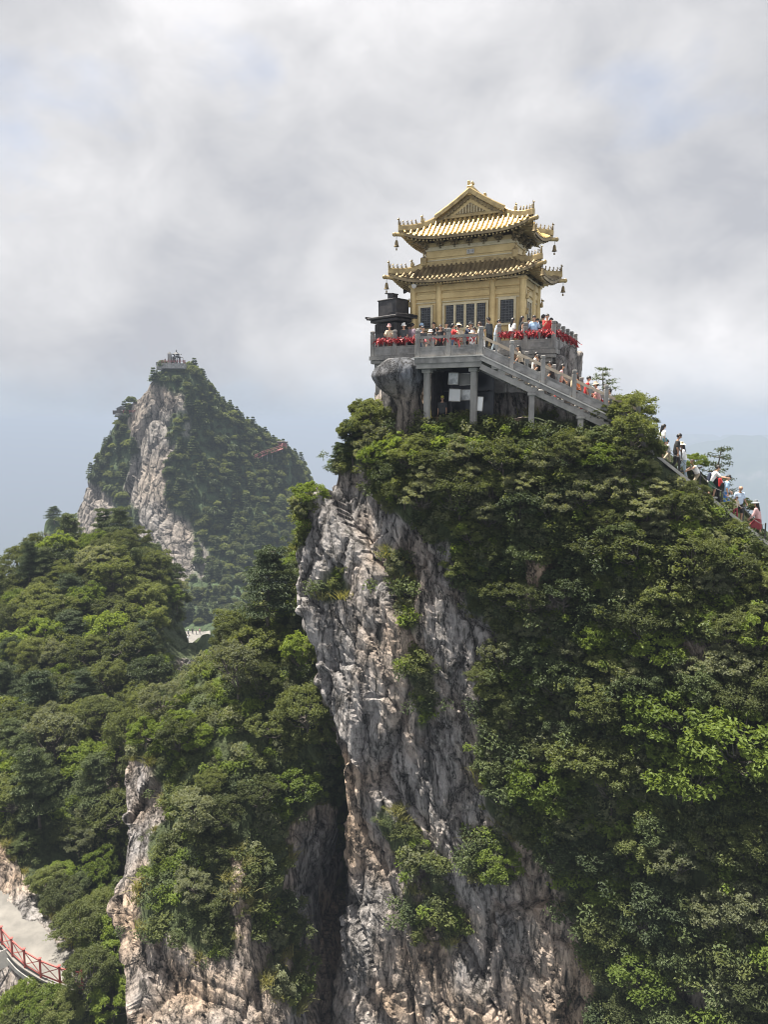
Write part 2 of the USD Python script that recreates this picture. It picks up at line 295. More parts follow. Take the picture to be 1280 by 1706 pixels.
# ---------------------------------------------------------------- the buttress left of the crag
ROWS = [
 [(330,1128,46),(400,1058,47),(460,1005,47),(520,960,48),(600,920,49)],
 [(296,1172,42.5),(380,1138,42),(450,1110,41.5),(520,1100,41),(590,1080,41.5)],
 [(216,1262,38.7),(310,1250,38),(400,1240,37.7),(500,1240,37.9),(585,1240,40)],
 [(204,1380,35.7),(290,1380,35),(400,1380,34.6),(500,1380,36),(560,1380,40)],
 [(184,1500,33.4),(280,1500,32.5),(390,1500,32.3),(470,1500,34),(535,1500,39)],
 [(196,1600,31.6),(290,1610,30.6),(400,1610,30.6),(480,1610,32.4),(545,1620,38)],
 [(212,1706,29.9),(310,1720,28.8),(420,1720,28.9),(510,1720,31),(565,1720,37)],
 [(232,2050,27),(320,2050,26),(430,2050,26),(525,2050,28.5),(580,2050,35)]]
net = wrap(net_of(ROWS), [(1.5, 5, -0.5), (4, 7, -3)], [(1.0, 4, -1), (5.0, 6, -1)], [(0, 6, -3), (0.5, 6, -20)])
ROCK_B = [[(196,1255),(268,1260),(268,1355),(240,1440),(265,1540),(335,1590),(398,1580),(385,1480),(400,1420),(445,1480),(450,1560),(545,1640),(575,1720),(560,2200),(180,2200),(160,1500)], [(490,1350),(560,1330),(600,1700),(520,1700),(480,1500)], [(395,1500),(440,1500),(450,1590),(400,1590)]]
GREEN_B = [[(230,1470),(300,1480),(300,1560),(235,1545)], [(405,1470),(440,1480),(445,1560),(420,1560)], [(460,1590),(520,1640),(500,1680),(450,1640)]]
land('rock_buttress', net, 0.11, 0.24, 1.4, ROCK_B, GREEN_B, M_ROCK, 'rounded limestone buttress left of the dark cleft below the crag', 'crag', seed=11, amp=0.62)

# ---------------------------------------------------------------- the wooded hill on the left
ROWS = [
 [(-300,1060,78),(0,1005,78),(80,945,80),(170,930,82),(232,968,80),(268,1052,76)],
 [(-300,1110,66),(0,1100,66),(80,1075,67),(160,1065,68),(232,1080,68),(280,1135,66)],
 [(-300,1220,56),(0,1220,56),(80,1210,56),(160,1200,56),(240,1210,56),(312,1240,56)],
 [(-300,1340,47),(0,1340,47),(80,1340,47),(160,1330,48),(240,1330,48),(315,1345,50)],
 [(-300,1430,43),(0,1420,42.5),(50,1450,42.5),(120,1480,42.5),(215,1480,44),(300,1480,46)],
 [(-300,1490,42),(0,1478,41.6),(50,1545,38.3),(105,1588,36.4),(200,1610,36),(300,1610,38)],
 [(-300,1640,37),(0,1590,36.8),(50,1636,34.6),(110,1668,33.4),(200,1680,33.6),(300,1690,35)],
 [(-300,1740,35),(0,1722,34),(60,1722,33),(120,1725,32.4),(210,1735,32.5),(300,1740,34)],
 [(-300,2100,30),(0,2100,28),(60,2100,27.5),(120,2100,27),(210,2100,27.5),(300,2100,29)]]
net = wrap(net_of(ROWS), [(-12, 2, -6)], [(2, 8, -3)], [(0, 12, -6), (0, 10, -40)])
ROCK_C = [[(-60,1380),(0,1385),(30,1420),(75,1530),(130,1585),(160,1660),(130,1665),(60,1640),(0,1620),(-60,1600)], [(-60,1600),(30,1620),(60,1660),(50,1690),(-60,1690)], [(175,1010),(215,1018),(215,1042),(185,1040)], [(285,1090),(325,1100),(322,1128),(290,1120)], [(165,1250),(215,1250),(210,1330),(160,1330)]]
land('wooded_hill', net, 0.22, 0.2, 1.2, ROCK_C, [], M_ROCK, 'steep wooded hill on the left', 'hill', seed=21, calm=lambda g: np.clip(np.abs(g[..., 2] + 29.7) / 3.0, 0.25, 1.0))

# ---------------------------------------------------------------- the far peak
ROWS = [
 [(205,692,262),(250,655,262),(277,616,264),(308,616,266),(346,662,270),(405,708,276),(485,765,286),(530,845,296),(610,915,300)],
 [(168,765,262),(222,730,256),(275,690,254),(320,690,257),(360,720,264),(415,750,270),(475,800,278),(525,860,286),(610,940,290)],
 [(138,835,258),(214,805,250),(270,790,244),(320,790,247),(370,805,252),(430,830,258),(485,860,266),(535,900,275),(610,970,280)],
 [(112,905,255),(205,890,240),(265,885,233),(325,890,236),(375,895,240),(435,905,244),(495,925,251),(545,960,262),(625,1010,270)],
 [(100,1010,245),(230,1000,224),(290,990,217),(335,985,218),(380,985,221),(435,990,226),(495,1005,233),(555,1030,245),(645,1070,255)],
 [(100,1110,225),(230,1095,203),(290,1062,199),(335,1054,199),(380,1050,203),(435,1064,207),(495,1085,216),(555,1110,225),(645,1140,235)],
 [(100,1150,214),(230,1140,196),(285,1112,186),(335,1108,186),(380,1105,192),(435,1110,198),(495,1130,206),(555,1150,215),(645,1180,225)],
 [(100,1350,190),(230,1300,176),(285,1250,170),(335,1240,170),(380,1230,174),(435,1230,180),(495,1250,188),(555,1280,195),(645,1300,205)]]
net = wrap(net_of(ROWS), [(4, 25, -6), (14, 40, -30)], [(20, 10, -30)], [(0, 22, -2), (0, 30, -40), (0, 30, -90)])
ROCK_D = [[(210,700),(236,648),(262,628),(285,632),(305,662),(330,720),(300,735),(284,790),(292,845),(318,868),(326,945),(305,985),(292,1000),(272,985),(262,915),(205,895),(212,800),(222,745)], [(115,880),(135,825),(155,800),(170,830),(185,850),(175,880),(140,900)], [(330,900),(352,930),(345,965),(333,960)]]
GREEN_D = [[(288,690),(312,690),(300,740),(280,740)]]
land('far_peak', net, 0.75, 0.05, 4.0, ROCK_D, GREEN_D, M_ROCK_FAR, 'far wooded peak with a bare rock rib and a pavilion on top', 'mountain', seed=31, amp=0.6, soil_amp=0.6, calm=lambda g: np.clip((np.abs(g[..., 2] + 57.0)) / 8.0, 0.15, 1.0))

# a small hazy crag far left
ROWS = [[(78,868,170),(92,860,171),(106,868,172)], [(72,890,168),(92,885,167),(112,890,169)], [(66,930,166),(92,930,163),(118,930,166)], [(60,1000,162),(92,1000,158),(124,1000,162)], [(50,1200,150),(92,1200,146),(134,1200,150)]]
net = wrap(net_of(ROWS), [(1, 4, -1)], [(-1, 4, -1)], [(0.0, 3, -0.5), (0, 4, -20)])
land('small_crag', net, 0.5, 0.0, 2.0, [[(60,880),(120,880),(120,1000),(60,1000)]], [], M_ROCK_FAR, 'small hazy crag top behind the wooded hill on the left', 'crag', seed=41, amp=0.5)

# ---------------------------------------------------------------- the valley and the hills beyond, out to the horizon
def valley():
    az = np.radians(np.concatenate([np.linspace(-180, -42, 40), np.linspace(-40, 40, 360), np.linspace(42, 180, 40)]))
    r = np.concatenate([[0.0], np.geomspace(420, 45000, 170)])
    A, R = np.meshgrid(az, r, indexing='ij')
    x, y = R * np.sin(A), R * np.cos(A)
    q = np.stack([x / 1500, y / 1500, 0 * x], -1)
    base = -760 - 60 * np.clip(R / 6000, 0, 1)
    hill = 520 * (ridged(q, 5, 5) - 0.45)
    right = np.clip((np.degrees(A) - 8) / 14, 0, 1) * np.clip((R - 2400) / 1200, 0, 1) * np.clip(1 - (R - 6500) / 3000, 0, 1)
    left = np.clip((-np.degrees(A) - 3) / 12, 0, 1)
    z = base + hill * (0.35 + 0.5 * right) * np.clip(R / 2500, 0.2, 1) * (1 - 0.45 * left) + right * (430 + 420 * (ridged(q * 1.6 + 7.3, 8, 5) - 0.5))
    z = np.minimum(z, -0.012 * R - 12)
    z = np.where(R < 420, -420, z)
    v = np.stack([x, y, z], -1).reshape(-1, 3); f = grid_faces(*x.shape)
    return v, f
usdkit.material(stage, '/World/Looks/valley', {'g': ('geometry', {}), 'n': ('noise_texture', {'scale': 0.004, 'detail': 8.0, 'roughness': 0.65}), 'r': ('rgb_ramp', {'ramp': [(0.35, (0.03, 0.045, 0.025)), (0.58, (0.05, 0.07, 0.035)), (0.70, (0.14, 0.135, 0.12))]}), 'p': ('principled_bsdf', {'roughness': 1.0, 'specular_ior_level': 0.1})},
    [('g.position', 'n.vector'), ('n.fac', 'r.fac'), ('r.color', 'p.base_color')], surface='p.BSDF')
obj('ground', valley(), '/World/Looks/valley', smooth=True, label='hazy blue valley and far mountain ridges below the clouds', cat='valley', kind='structure')
# ---------------------------------------------------------------- leaves, trees, shrubs
def leaf_material(name, c_dark, c_mid, c_light, trans=0.46):
    n = {'oi': ('object_info', {}), 'g': ('geometry', {}),
         'a': ('math', {'math_type': 'multiply', 'value2': 0.55}), 'b': ('math', {'math_type': 'multiply_add', 'value2': 0.45}),
         'r': ('rgb_ramp', {'ramp': [(0.12, c_dark), (0.5, c_mid), (0.9, c_light)]}),
         'tcol': ('mix_color', {'blend_type': 'multiply', 'fac': 1.0, 'b': (1.35, 1.30, 0.55)}),
         'p': ('principled_bsdf', {'roughness': 0.55, 'specular_ior_level': 0.22}), 't': ('translucent_bsdf', {}), 'm': ('mix_closure', {'fac': trans})}
    return usdkit.material(stage, '/World/Looks/' + name, n, [('oi.random', 'a.value1'), ('g.random_per_island', 'b.value1'), ('a.value', 'b.value3'), ('b.value', 'r.fac'),
        ('r.color', 'p.base_color'), ('r.color', 'tcol.a'), ('tcol.result', 't.color'), ('p.BSDF', 'm.closure1'), ('t.BSDF', 'm.closure2')], surface='m.closure')
L_BROAD = leaf_material('leaf_broad', (0.074, 0.090, 0.039), (0.141, 0.166, 0.062), (0.248, 0.265, 0.100))
L_GREY = leaf_material('leaf_grey', (0.125, 0.140, 0.085), (0.208, 0.227, 0.135), (0.339, 0.343, 0.213))
L_BRIGHT = leaf_material('leaf_bright', (0.108, 0.150, 0.034), (0.172, 0.228, 0.051), (0.261, 0.318, 0.077), 0.5)
L_PINE = leaf_material('leaf_pine', (0.056, 0.078, 0.040), (0.095, 0.121, 0.055), (0.161, 0.180, 0.077), 0.25)
L_DARK = leaf_material('leaf_dark', (0.050, 0.068, 0.033), (0.089, 0.115, 0.047), (0.158, 0.184, 0.070), 0.3)
L_GRASS = leaf_material('leaf_grass', (0.14, 0.145, 0.06), (0.23, 0.22, 0.09), (0.34, 0.30, 0.14), 0.4)
M_BARK = mat('bark', (0.05, 0.042, 0.034), (0.12, 0.105, 0.09), 9.0, 0.95, bump=0.5)

def leaf_cloud(c, n, l, w, rng, fold=0.25):
    """one small folded leaf (two triangles) per centre"""
    N = len(c); n = n / np.maximum(np.linalg.norm(n, axis=1, keepdims=True), 1e-9)
    t = rng.normal(size=(N, 3)); t -= (t * n).sum(1, keepdims=True) * n; t /= np.maximum(np.linalg.norm(t, axis=1, keepdims=True), 1e-9)
    b = np.cross(n, t)
    l = (l * rng.uniform(0.65, 1.3, N))[:, None]; w = (w * rng.uniform(0.7, 1.25, N))[:, None]
    v = np.stack([c - t * l / 2, c + b * w / 2 + n * w * fold, c + t * l / 2 - n * l * 0.12, c - b * w / 2 + n * w * fold], 1).reshape(-1, 3)
    i = np.arange(N)[:, None] * 4
    f = np.concatenate([i + [0, 1, 2], i + [0, 2, 3]], 1).reshape(-1, 3)
    return v, f
def unit(rng, n):
    d = rng.normal(size=(n, 3)); return d / np.linalg.norm(d, axis=1, keepdims=True)
def broadleaf(seed, H=3.4, W=3.2, leaf=0.16, n_clump=74, per=78, base=0.28, lean=0.0):
    rng = np.random.default_rng(seed)
    d = unit(rng, n_clump * 3); d = d[d[:, 2] > -0.45][:n_clump]
    rad = rng.uniform(0.55, 1.0, (len(d), 1)) ** 0.6
    lump = 0.72 + 0.55 * meshkit.noise(d * 1.6 + seed, seed)[:, None]
    ctr = d * rad * lump * np.array([W / 2, W / 2, H * (1 - base) / 2]) + np.array([lean, 0, H * (0.5 + base / 2)])
    C, N = [], []
    for c in ctr:
        k = int(per * rng.uniform(0.6, 1.4)); r = rng.uniform(0.2, 0.44) * W / 3.2
        u = unit(rng, k); u[:, 2] = np.abs(u[:, 2]) * 1.0 - 0.35 * (rng.random(k) < 0.5)
        rr = rng.random((k, 1)) ** 0.45
        C.append(c + u * rr * np.array([r, r, r * 0.8]))
        N.append(u * 0.55 + np.array([0, 0, 0.5]) + rng.normal(size=(k, 3)) * 0.6)
    leaves = leaf_cloud(np.vstack(C), np.vstack(N), leaf, leaf * 0.58, rng)
    parts = [tube([(0, 0, -0.5), (0.05, 0.02, H * 0.25), (lean * 0.5, 0, H * 0.5), (lean, 0, H * 0.8)], [0.07 * W / 3, 0.06 * W / 3, 0.045 * W / 3, 0.015], 6)]
    for c in ctr[::3]:
        s = np.array([lean * 0.4, 0, H * rng.uniform(0.2, 0.5)]); m_ = (s + c) / 2 + np.array([0, 0, -0.08 * H])
        parts.append(tube([s, m_, c], [0.035 * W / 3, 0.022 * W / 3, 0.008], 5))
    return cat_(parts), leaves
def pine(seed, H=4.5, W=3.4, pads=11, per=210, low=0.3):
    """tiers of flat needle pads on a crooked trunk"""
    rng = np.random.default_rng(seed)
    zz = np.linspace(-0.5, H, 8); bend = np.stack([0.18 * np.sin(zz * 0.9 + seed), 0.14 * np.cos(zz * 0.7 + seed) - 0.14, zz], 1)
    parts = [tube(bend, np.linspace(0.11, 0.02, 8), 7)]
    C, N = [], []
    for k in range(pads):
        t = low + (1 - low) * (k + 0.5) / pads; z = H * t
        x0 = np.array([np.interp(z, zz, bend[:, 0]), np.interp(z, zz, bend[:, 1]), z])
        reach = W / 2 * (1.05 - 0.75 * t) * rng.uniform(0.75, 1.2)
        a0 = rng.uniform(0, 6.28)
        for a in a0 + np.array([0, 2.0, 4.1]) + rng.normal(size=3) * 0.3:
            e = x0 + np.array([math.cos(a) * reach, math.sin(a) * reach, reach * rng.uniform(-0.05, 0.22)])
            parts.append(tube([x0, (x0 + e) / 2 + [0, 0, -0.05], e], [0.04, 0.026, 0.01], 5))
            for f_, s_ in ((0.95, 0.5), (0.55, 0.42)):
                c = x0 + (e - x0) * f_; n_ = int(per * s_ * rng.uniform(0.7, 1.3)); r = 0.52 * reach * rng.uniform(0.8, 1.15) + 0.12
                u = unit(rng, n_); C.append(c + u * rng.random((n_, 1)) ** 0.5 * np.array([r, r, 0.15 + 0.06 * r])); N.append(u * np.array([0.7, 0.7, 0.1]) + np.array([0, 0, 0.8]) + rng.normal(size=(n_, 3)) * 0.35)
    C, N = np.vstack(C), np.vstack(N)
    return cat_(parts), leaf_cloud(C, N, 0.2, 0.07, rng)
def shrub(seed, W=1.1, H=0.7, leaf=0.12, n=520):
    rng = np.random.default_rng(seed); ctr = rng.normal(size=(9, 3)) * np.array([W * 0.25, W * 0.25, H * 0.18]) + [0, 0, H * 0.45]
    k = rng.integers(0, 9, n); u = unit(rng, n); c = ctr[k] + u * rng.random((n, 1)) ** 0.5 * np.array([0.24, 0.24, 0.2]) * W
    c[:, 2] = np.maximum(c[:, 2], -0.1)
    return leaf_cloud(c, u * 0.5 + [0, 0, 0.7] + rng.normal(size=(n, 3)) * 0.4, leaf, leaf * 0.55, rng)
def grass(seed, n=90, h=0.45, spread=0.35):
    rng = np.random.default_rng(seed); b = np.c_[rng.normal(size=(n, 2)) * spread * 0.5, np.zeros(n)]
    tip = b + np.c_[rng.normal(size=(n, 2)) * 0.28, h * rng.uniform(0.5, 1.1, n)]; mid = (b + tip) / 2 + [0, 0, 0.06]
    s = rng.normal(size=(n, 3)); s[:, 2] = 0; s /= np.linalg.norm(s, axis=1, keepdims=True); s *= 0.018
    v = np.stack([b - s, b + s, mid + s, mid - s, tip], 1).reshape(-1, 3); i = np.arange(n)[:, None] * 5
    return v, np.concatenate([i + [0, 1, 2], i + [0, 2, 3], i + [3, 2, 4]], 1).reshape(-1, 3)

KINDS = {}
def kind(key, trunk, crown, leafmat):
    p = stage.CreateClassPrim('/World/' + key)
    obj('trunk', trunk, M_BARK, p, smooth=True); obj('crown', crown, leafmat, p)
    KINDS[key] = p; return p
for i, (H, W) in enumerate([(3.2, 3.2), (3.8, 3.0), (2.7, 3.4), (3.4, 3.6)]):
    t, c = broadleaf(100 + i, H, W, (0.16, 0.12, 0.19, 0.14)[i], (74, 110, 52, 88)[i], (78, 78, 84, 80)[i], (0.28, 0.3, 0.2, 0.25)[i], (0, 0.3, -0.2, 0.1)[i]); kind(f'broadleaf_kind_{i}', t, c, L_BROAD)
for i, (H, W) in enumerate([(3.0, 2.8), (3.6, 3.2)]):
    t, c = broadleaf(130 + i, H, W, 0.145, 66, 78); kind(f'grey_kind_{i}', t, c, L_GREY)
for i, (H, W) in enumerate([(2.8, 3.4), (2.3, 3.2), (3.1, 3.0)]):
    t, c = broadleaf(160 + i, H, W, 0.18, 68, 76, base=0.2); kind(f'bright_kind_{i}', t, c, L_BRIGHT)
for i, (H, W) in enumerate([(3.0, 3.2), (2.6, 3.0)]):
    t, c = broadleaf(180 + i, H, W, 0.15, 70, 76); kind(f'dark_kind_{i}', t, c, L_DARK)
for i, (H, W) in enumerate([(4.6, 3.6), (3.9, 3.8), (5.2, 3.3)]):
    t, c = pine(200 + i, H, W); kind(f'pine_kind_{i}', t, c, L_PINE)
for i in range(2):
    t, c = pine(220 + i, 2.8, 2.6, 5, 46, 0.25); kind(f'sapling_kind_{i}', t, c, L_PINE)
NK = {'sapling': 2, 'broadleaf': 4, 'grey': 2, 'bright': 3, 'dark': 2, 'pine': 3}

def pick(land_name, px, py):
    """the ground point of a terrain that the picture shows at (px, py)"""
    t = TERRAIN[land_name]; d = np.hypot(t['px'][:, 0] - px, t['px'][:, 1] - py)
    near = np.nonzero(d < max(7, d.min() + 3))[0]
    front = near[t['px'][near, 2].min() + 1.2 > t['px'][near, 2]]
    return t['v'][front[np.argmin(d[front])]]
planted = []
WORD = {'broadleaf': ('green_tree', 'mid green leafy tree'), 'grey': ('grey_green_tree', 'grey green tree'), 'bright': ('bright_green_tree', 'bright yellow green tree'),
        'dark': ('dark_tree', 'dark green shaded tree'), 'sapling': ('pine_sapling', 'sparse pine sapling'), 'pine': ('pine_tree', 'dark flat tiered pine')}
def plant(k, loc, size, label, group=None, rz=None, i=None, tilt=None):
    """size: crown width in metres"""
    i = int(RNG.integers(NK[k])) if i is None else i
    w = {'pine': 3.6, 'sapling': 2.6}.get(k, 3.2); s = size / w
    planted.append((np.array(loc), size))
    return copy_of(KINDS[f'{k}_kind_{i}'], WORD[k][0], label, 'pine tree' if k in ('pine', 'sapling') else 'tree', loc, RNG.uniform(0, 6.28) if rz is None else rz, (s, s, s * RNG.uniform(0.85, 1.12)), group)
def key_tree(land_name, px, py, size, k, label, i=None, sink=0.25):
    p = pick(land_name, px, py); return plant(k, p - [0, 0, sink], size, label, i=i)

# trees that one can tell apart, at their feet in the photograph
A, B_, C_ = 'temple_crag', 'rock_buttress', 'wooded_hill'
KEY = [
 (A, 620, 740, 2.3, 'broadleaf', 'leafy tree at the left brink of the crag, just left of the sculpted boulder'),
 (A, 603, 690, 1.9, 'broadleaf', 'thin tree at the skyline left of the sculpted boulder under the terrace'),
 (A, 566, 800, 1.7, 'pine', 'small pine leaning out over the pale top of the left cliff edge'),
 (A, 590, 770, 1.8, 'pine', 'pine on the skyline between the left cliff edge and the leafy tree by the boulder'),
 (A, 690, 800, 2.3, 'broadleaf', 'broad tree right below the foot of the landing\'s left column'),
 (A, 770, 786, 2.0, 'grey', 'grey green tree right under the landing\'s display boards'),
 (A, 838, 790, 2.2, 'broadleaf', 'round tree under the upper end of the stone staircase'),
 (A, 650, 830, 2.4, 'dark', 'dark tree at the upper left above the top of the slanted rock face'),
 (A, 905, 805, 2.0, 'grey', 'grey green tree below the third column under the staircase'),
 (A, 1000, 790, 2.2, 'bright', 'lit tree below the lower end of the stone staircase'),
 (A, 1050, 775, 2.3, 'broadleaf', 'tall leafy tree hiding the bend between the upper and the lower stairs'),
 (A, 1076, 772, 1.7, 'broadleaf', 'narrow tree on the skyline at the top of the lower stairs'),
 (A, 920, 880, 2.6, 'grey', 'silvery tree with upright twigs in the middle of the slope under the staircase'),
 (A, 970, 865, 2.2, 'grey', 'silvery tree right of the one with upright twigs'),
 (A, 1140, 912, 1.9, 'bright', 'bright tree right below the steps of the lower stairs'),
 (A, 1195, 948, 1.7, 'bright', 'bright layered tree below the walker with the red backpack'),
 (A, 1060, 950, 2.4, 'broadleaf', 'round lit tree in the middle of the right hand slope above the bare rock patch'),
 (A, 1185, 1010, 2.0, 'grey', 'silvery shrub with a few red leaves under the lower stairs'),
 (A, 1268, 1010, 1.9, 'broadleaf', 'leafy tree at the right edge below the lowest steps'),
 (A, 1265, 1110, 2.6, 'bright', 'light green tree at the right edge halfway down the slope'),
 (A, 1220, 1150, 2.2, 'grey', 'feathery grey green tree right of the dark bare hollow'),
 (A, 1130, 1250, 4.2, 'bright', 'biggest bright yellow green tree on the lower right slope'),
 (A, 1225, 1310, 4.1, 'bright', 'bright yellow green tree at the right, with bare grey twigs above it'),
 (A, 1150, 1350, 3.6, 'bright', 'bright tree just below the biggest yellow green one'),
 (A, 905, 1350, 3.4, 'bright', 'fan shaped bright tree leaning over the right edge of the rock face', ),
 (A, 965, 1300, 3.0, 'broadleaf', 'lit tree above and right of the fan shaped one'),
 (A, 1020, 1350, 3.2, 'broadleaf', 'spreading olive green tree right of the fan shaped one'),
 (A, 1060, 1450, 2.2, 'broadleaf', 'leafy tree with lit top in the dark lower right slope'),
 (A, 1180, 1560, 2.0, 'grey', 'pale silvery tree standing alone in the dark lower right'),
 (B_, 455, 1065, 4.6, 'pine', 'tall pine with a bare dark trunk left of the sunlit cliff edge'),
 (B_, 500, 1120, 2.6, 'bright', 'bright leafy tree at the foot of the tall pine'),
 (B_, 490, 960, 3.0, 'bright', 'bright tree on the skyline against the far peak, left of the cliff edge'),
 (B_, 395, 1165, 3.2, 'grey', 'grey green tree in the middle of the buttress above its rocks'),
 (B_, 300, 1262, 2.3, 'broadleaf', 'big leafy tree on top of the rounded buttress rock'),
 (B_, 245, 1250, 2.2, 'bright', 'bright tree overhanging the upper left corner of the buttress'),
 (B_, 490, 1330, 2.8, 'bright', 'round topped bright tree beside the dark cleft'),
 (B_, 330, 1400, 2.6, 'grey', 'grey green tree in the centre of the buttress between its rock faces'),
 (B_, 325, 1500, 2.0, 'grey', 'silvery bush right of the yellow grass on the buttress'),
 (B_, 548, 1265, 2.8, 'broadleaf', 'leafy tree reaching over the cleft to the cliff'),
 (B_, 540, 1185, 3.0, 'dark', 'dark tree pressed against the foot of the sunlit cliff'),
 (B_, 552, 1130, 2.6, 'broadleaf', 'leafy tree touching the lower end of the sunlit cliff edge'),
 (B_, 515, 1230, 2.8, 'broadleaf', 'leafy tree above the round topped bright tree by the cleft'),
 (B_, 420, 1110, 3.0, 'broadleaf', 'big leafy tree just left of the tall pine\'s foot'),
 (C_, 185, 925, 3.6, 'pine', 'dark pine with a visible trunk at the top of the wooded hill'),
 (C_, 130, 940, 4.0, 'broadleaf', 'round tree on the crest of the wooded hill left of the dark pine'),
 (C_, 240, 1060, 4.0, 'bright', 'bright green tree just right of the small bare rock on the wooded hill'),
 (C_, 150, 1540, 2.6, 'bright', 'feathery light tree hanging over the end of the cliff path'),
 (C_, 170, 1470, 2.6, 'bright', 'upper feathery tree between the cliff path and the buttress'),
 (C_, 192, 1700, 2.4, 'bright', 'lower feathery tree hiding the right end of the red railing'),
 (C_, 90, 1705, 2.2, 'bright', 'bright bush under the red railing at the bottom left'),
 (C_, 30, 1712, 2.2, 'bright', 'bright bush in the bottom left corner below the path'),
 (C_, 130, 1430, 2.4, 'grey', 'grey lit bush above the rock wall of the cliff path'),
]
for k in KEY: key_tree(*k)
plant('sapling', at(1008, 668, 37.6), 1.7, 'sparse pine sapling on the skyline between the upper stairs and the standing stones')
plant('sapling', at(1190, 825, 35.2), 2.0, 'twiggy pine sapling on the skyline behind the walkers on the lower stairs')
plant('bright', at(1157, 792, 35.2), 1.2, 'bright bush behind the straw hat on the lower stairs')
plant('sapling', at(1210, 850, 35.4), 1.4, 'twiggy sapling behind the far kerb left of the bald man')
plant('broadleaf', at(1238, 868, 34.8), 1.1, 'small bush behind the far kerb next to the bald man')

def scatter(land_name, n, gap, size, kinds, region, max_veg_rock=0.35, keep_out=(), sink=0.3, facing=-0.35):
    """trees at random on the overgrown parts of a terrain, no closer than gap"""
    t = TERRAIN[land_name]; P = t['px']
    ok = (t['rock'] < max_veg_rock) & inside(region, P[:, :2]) & (t['n0'][:, 2] > -0.2)
    face = (t['n0'] * -t['v']).sum(1) / np.linalg.norm(t['v'], axis=1); ok &= face > facing
    for k in keep_out: ok &= ~inside(k, P[:, :2])
    idx = np.nonzero(ok)[0]
    if not len(idx): return
    w = t['area'][idx]; idx = RNG.choice(idx, size=min(len(idx), n * 40), replace=False, p=w / w.sum())
    got = 0
    names, probs = zip(*kinds.items())
    for j in idx:
        p = t['v'][j]; s = RNG.uniform(*size)
        if planted:
            Q = np.array([q[0] for q in planted[-420:]]); R_ = np.array([q[1] for q in planted[-420:]])
            if (np.linalg.norm(Q - p, axis=1) < gap * (s + R_) / 2).any(): continue
        k = RNG.choice(names, p=np.array(probs) / sum(probs))
        low = p[2] < -99
        ar = area(land_name, P[j]); sw = size_word(s, *size); plant(k, p - [0, 0, sink], s, sw + WORD[k][1] + ' ' + ar, sw + PLUR[k] + ' ' + ar); got += 1
        if got >= n: break
    return got
PLUR = {'broadleaf': 'mid green leafy trees', 'grey': 'grey green trees', 'bright': 'bright yellow green trees', 'dark': 'dark green trees', 'pine': 'dark pines'}
def size_word(s, lo, hi): t = (s - lo) / (hi - lo); return 'small ' if t < 0.33 else 'large ' if t > 0.7 else ''
def area(name, q):
    x, y = q[0], q[1]
    if name == A:
        if x > 1180: return 'at the right edge ' + ('below the lowest steps' if y < 1060 else 'halfway down' if y < 1300 else 'near the bottom corner')
        if x < 700 and y < 850: return 'on the brow above the rock face'
        if x < 850 and y < 900: return 'below the landing columns'
        if x < 1040 and y < 870: return 'below the stone staircase'
        if y < 960: return 'below the lower stairs'
        if y < 1080: return 'beside the small bare patch right of the rock face' if x < 1000 else 'above the dark bare hollow'
        if y < 1230: return 'level with the middle of the rock face' if x < 1000 else 'around the dark bare hollow'
        if y < 1420: return 'right of the rock face near the fan shaped tree' if x < 1010 else 'around the biggest yellow green tree'
        if y < 1560: return 'on the dark lower slope near the rock' if x < 1050 else 'on the dark lower slope amid the trees'
        return 'at the very bottom near the rock' if x < 1080 else 'at the very bottom near the pale lone tree'
    if name == B_:
        if y < 1060: return 'on the skyline between the far peak and the cliff'
        if y < 1200: return 'around the tall pine' if x > 420 else 'beside the far plaza'
        if y < 1340: return 'on the buttress top near the cleft' if x > 420 else 'on the buttress top above its left rock'
        if y < 1480: return 'in the middle of the buttress' if x < 430 else 'on the buttress beside the dark cleft'
        return 'low on the buttress among its rocks'
    if y > 1390: return 'below the red railing' if y > 1640 else 'right of the cliff path by the buttress' if x > 150 else 'between the cliff path and the buttress' if y > 1500 else 'on the bank above the cliff path'
    if y < 980: return 'on the crest of the wooded hill'
    v = 'upper' if y < 1100 else 'middle' if y < 1240 else 'lower'
    return f'on the {v} wooded hill at the ' + ('left edge' if x < 90 else 'centre' if x < 190 else 'side towards the buttress')
UNDER_STAIRS = [(600,590),(960,600),(1030,680),(1000,760),(870,775),(700,785),(640,770),(600,700)]
STAIRS_LOW = [(1035,660),(1120,660),(1420,860),(1420,1010),(1290,1005),(1180,915),(1100,860),(1060,800)]
CLIFF = [(480,890),(740,905),(790,1060),(795,1240),(790,1390),(850,1500),(800,1720),(480,1720)]
n1 = scatter(A, 150, 0.50, (1.6, 2.7), {'broadleaf': 5, 'grey': 2.4, 'dark': 2.2, 'bright': 1.0}, [(520,680),(1400,760),(1500,1260),(980,1240),(820,1180),(500,1000)], keep_out=[UNDER_STAIRS, STAIRS_LOW, CLIFF], facing=0.05)
n1b = scatter(A, 26, 0.42, (0.9, 1.35), {'broadleaf': 4, 'grey': 3, 'bright': 2}, [(1065,775),(1180,862),(1290,950),(1400,1040),(1400,1090),(1290,1020),(1180,930),(1095,870),(1050,810)], facing=0.05)
n2 = scatter(A, 90, 0.50, (1.7, 2.8), {'broadleaf': 5, 'dark': 4, 'grey': 1.6, 'bright': 0.8}, [(780,1180),(1500,1180),(1600,1900),(800,1900)], keep_out=[CLIFF])
n3 = scatter(B_, 80, 0.48, (1.5, 3.0), {'broadleaf': 5, 'grey': 3, 'dark': 1.5, 'bright': 1.5}, [(160,850),(700,850),(700,1800),(160,1800)], keep_out=[[(280,1080),(372,1080),(372,1228),(280,1228)]])
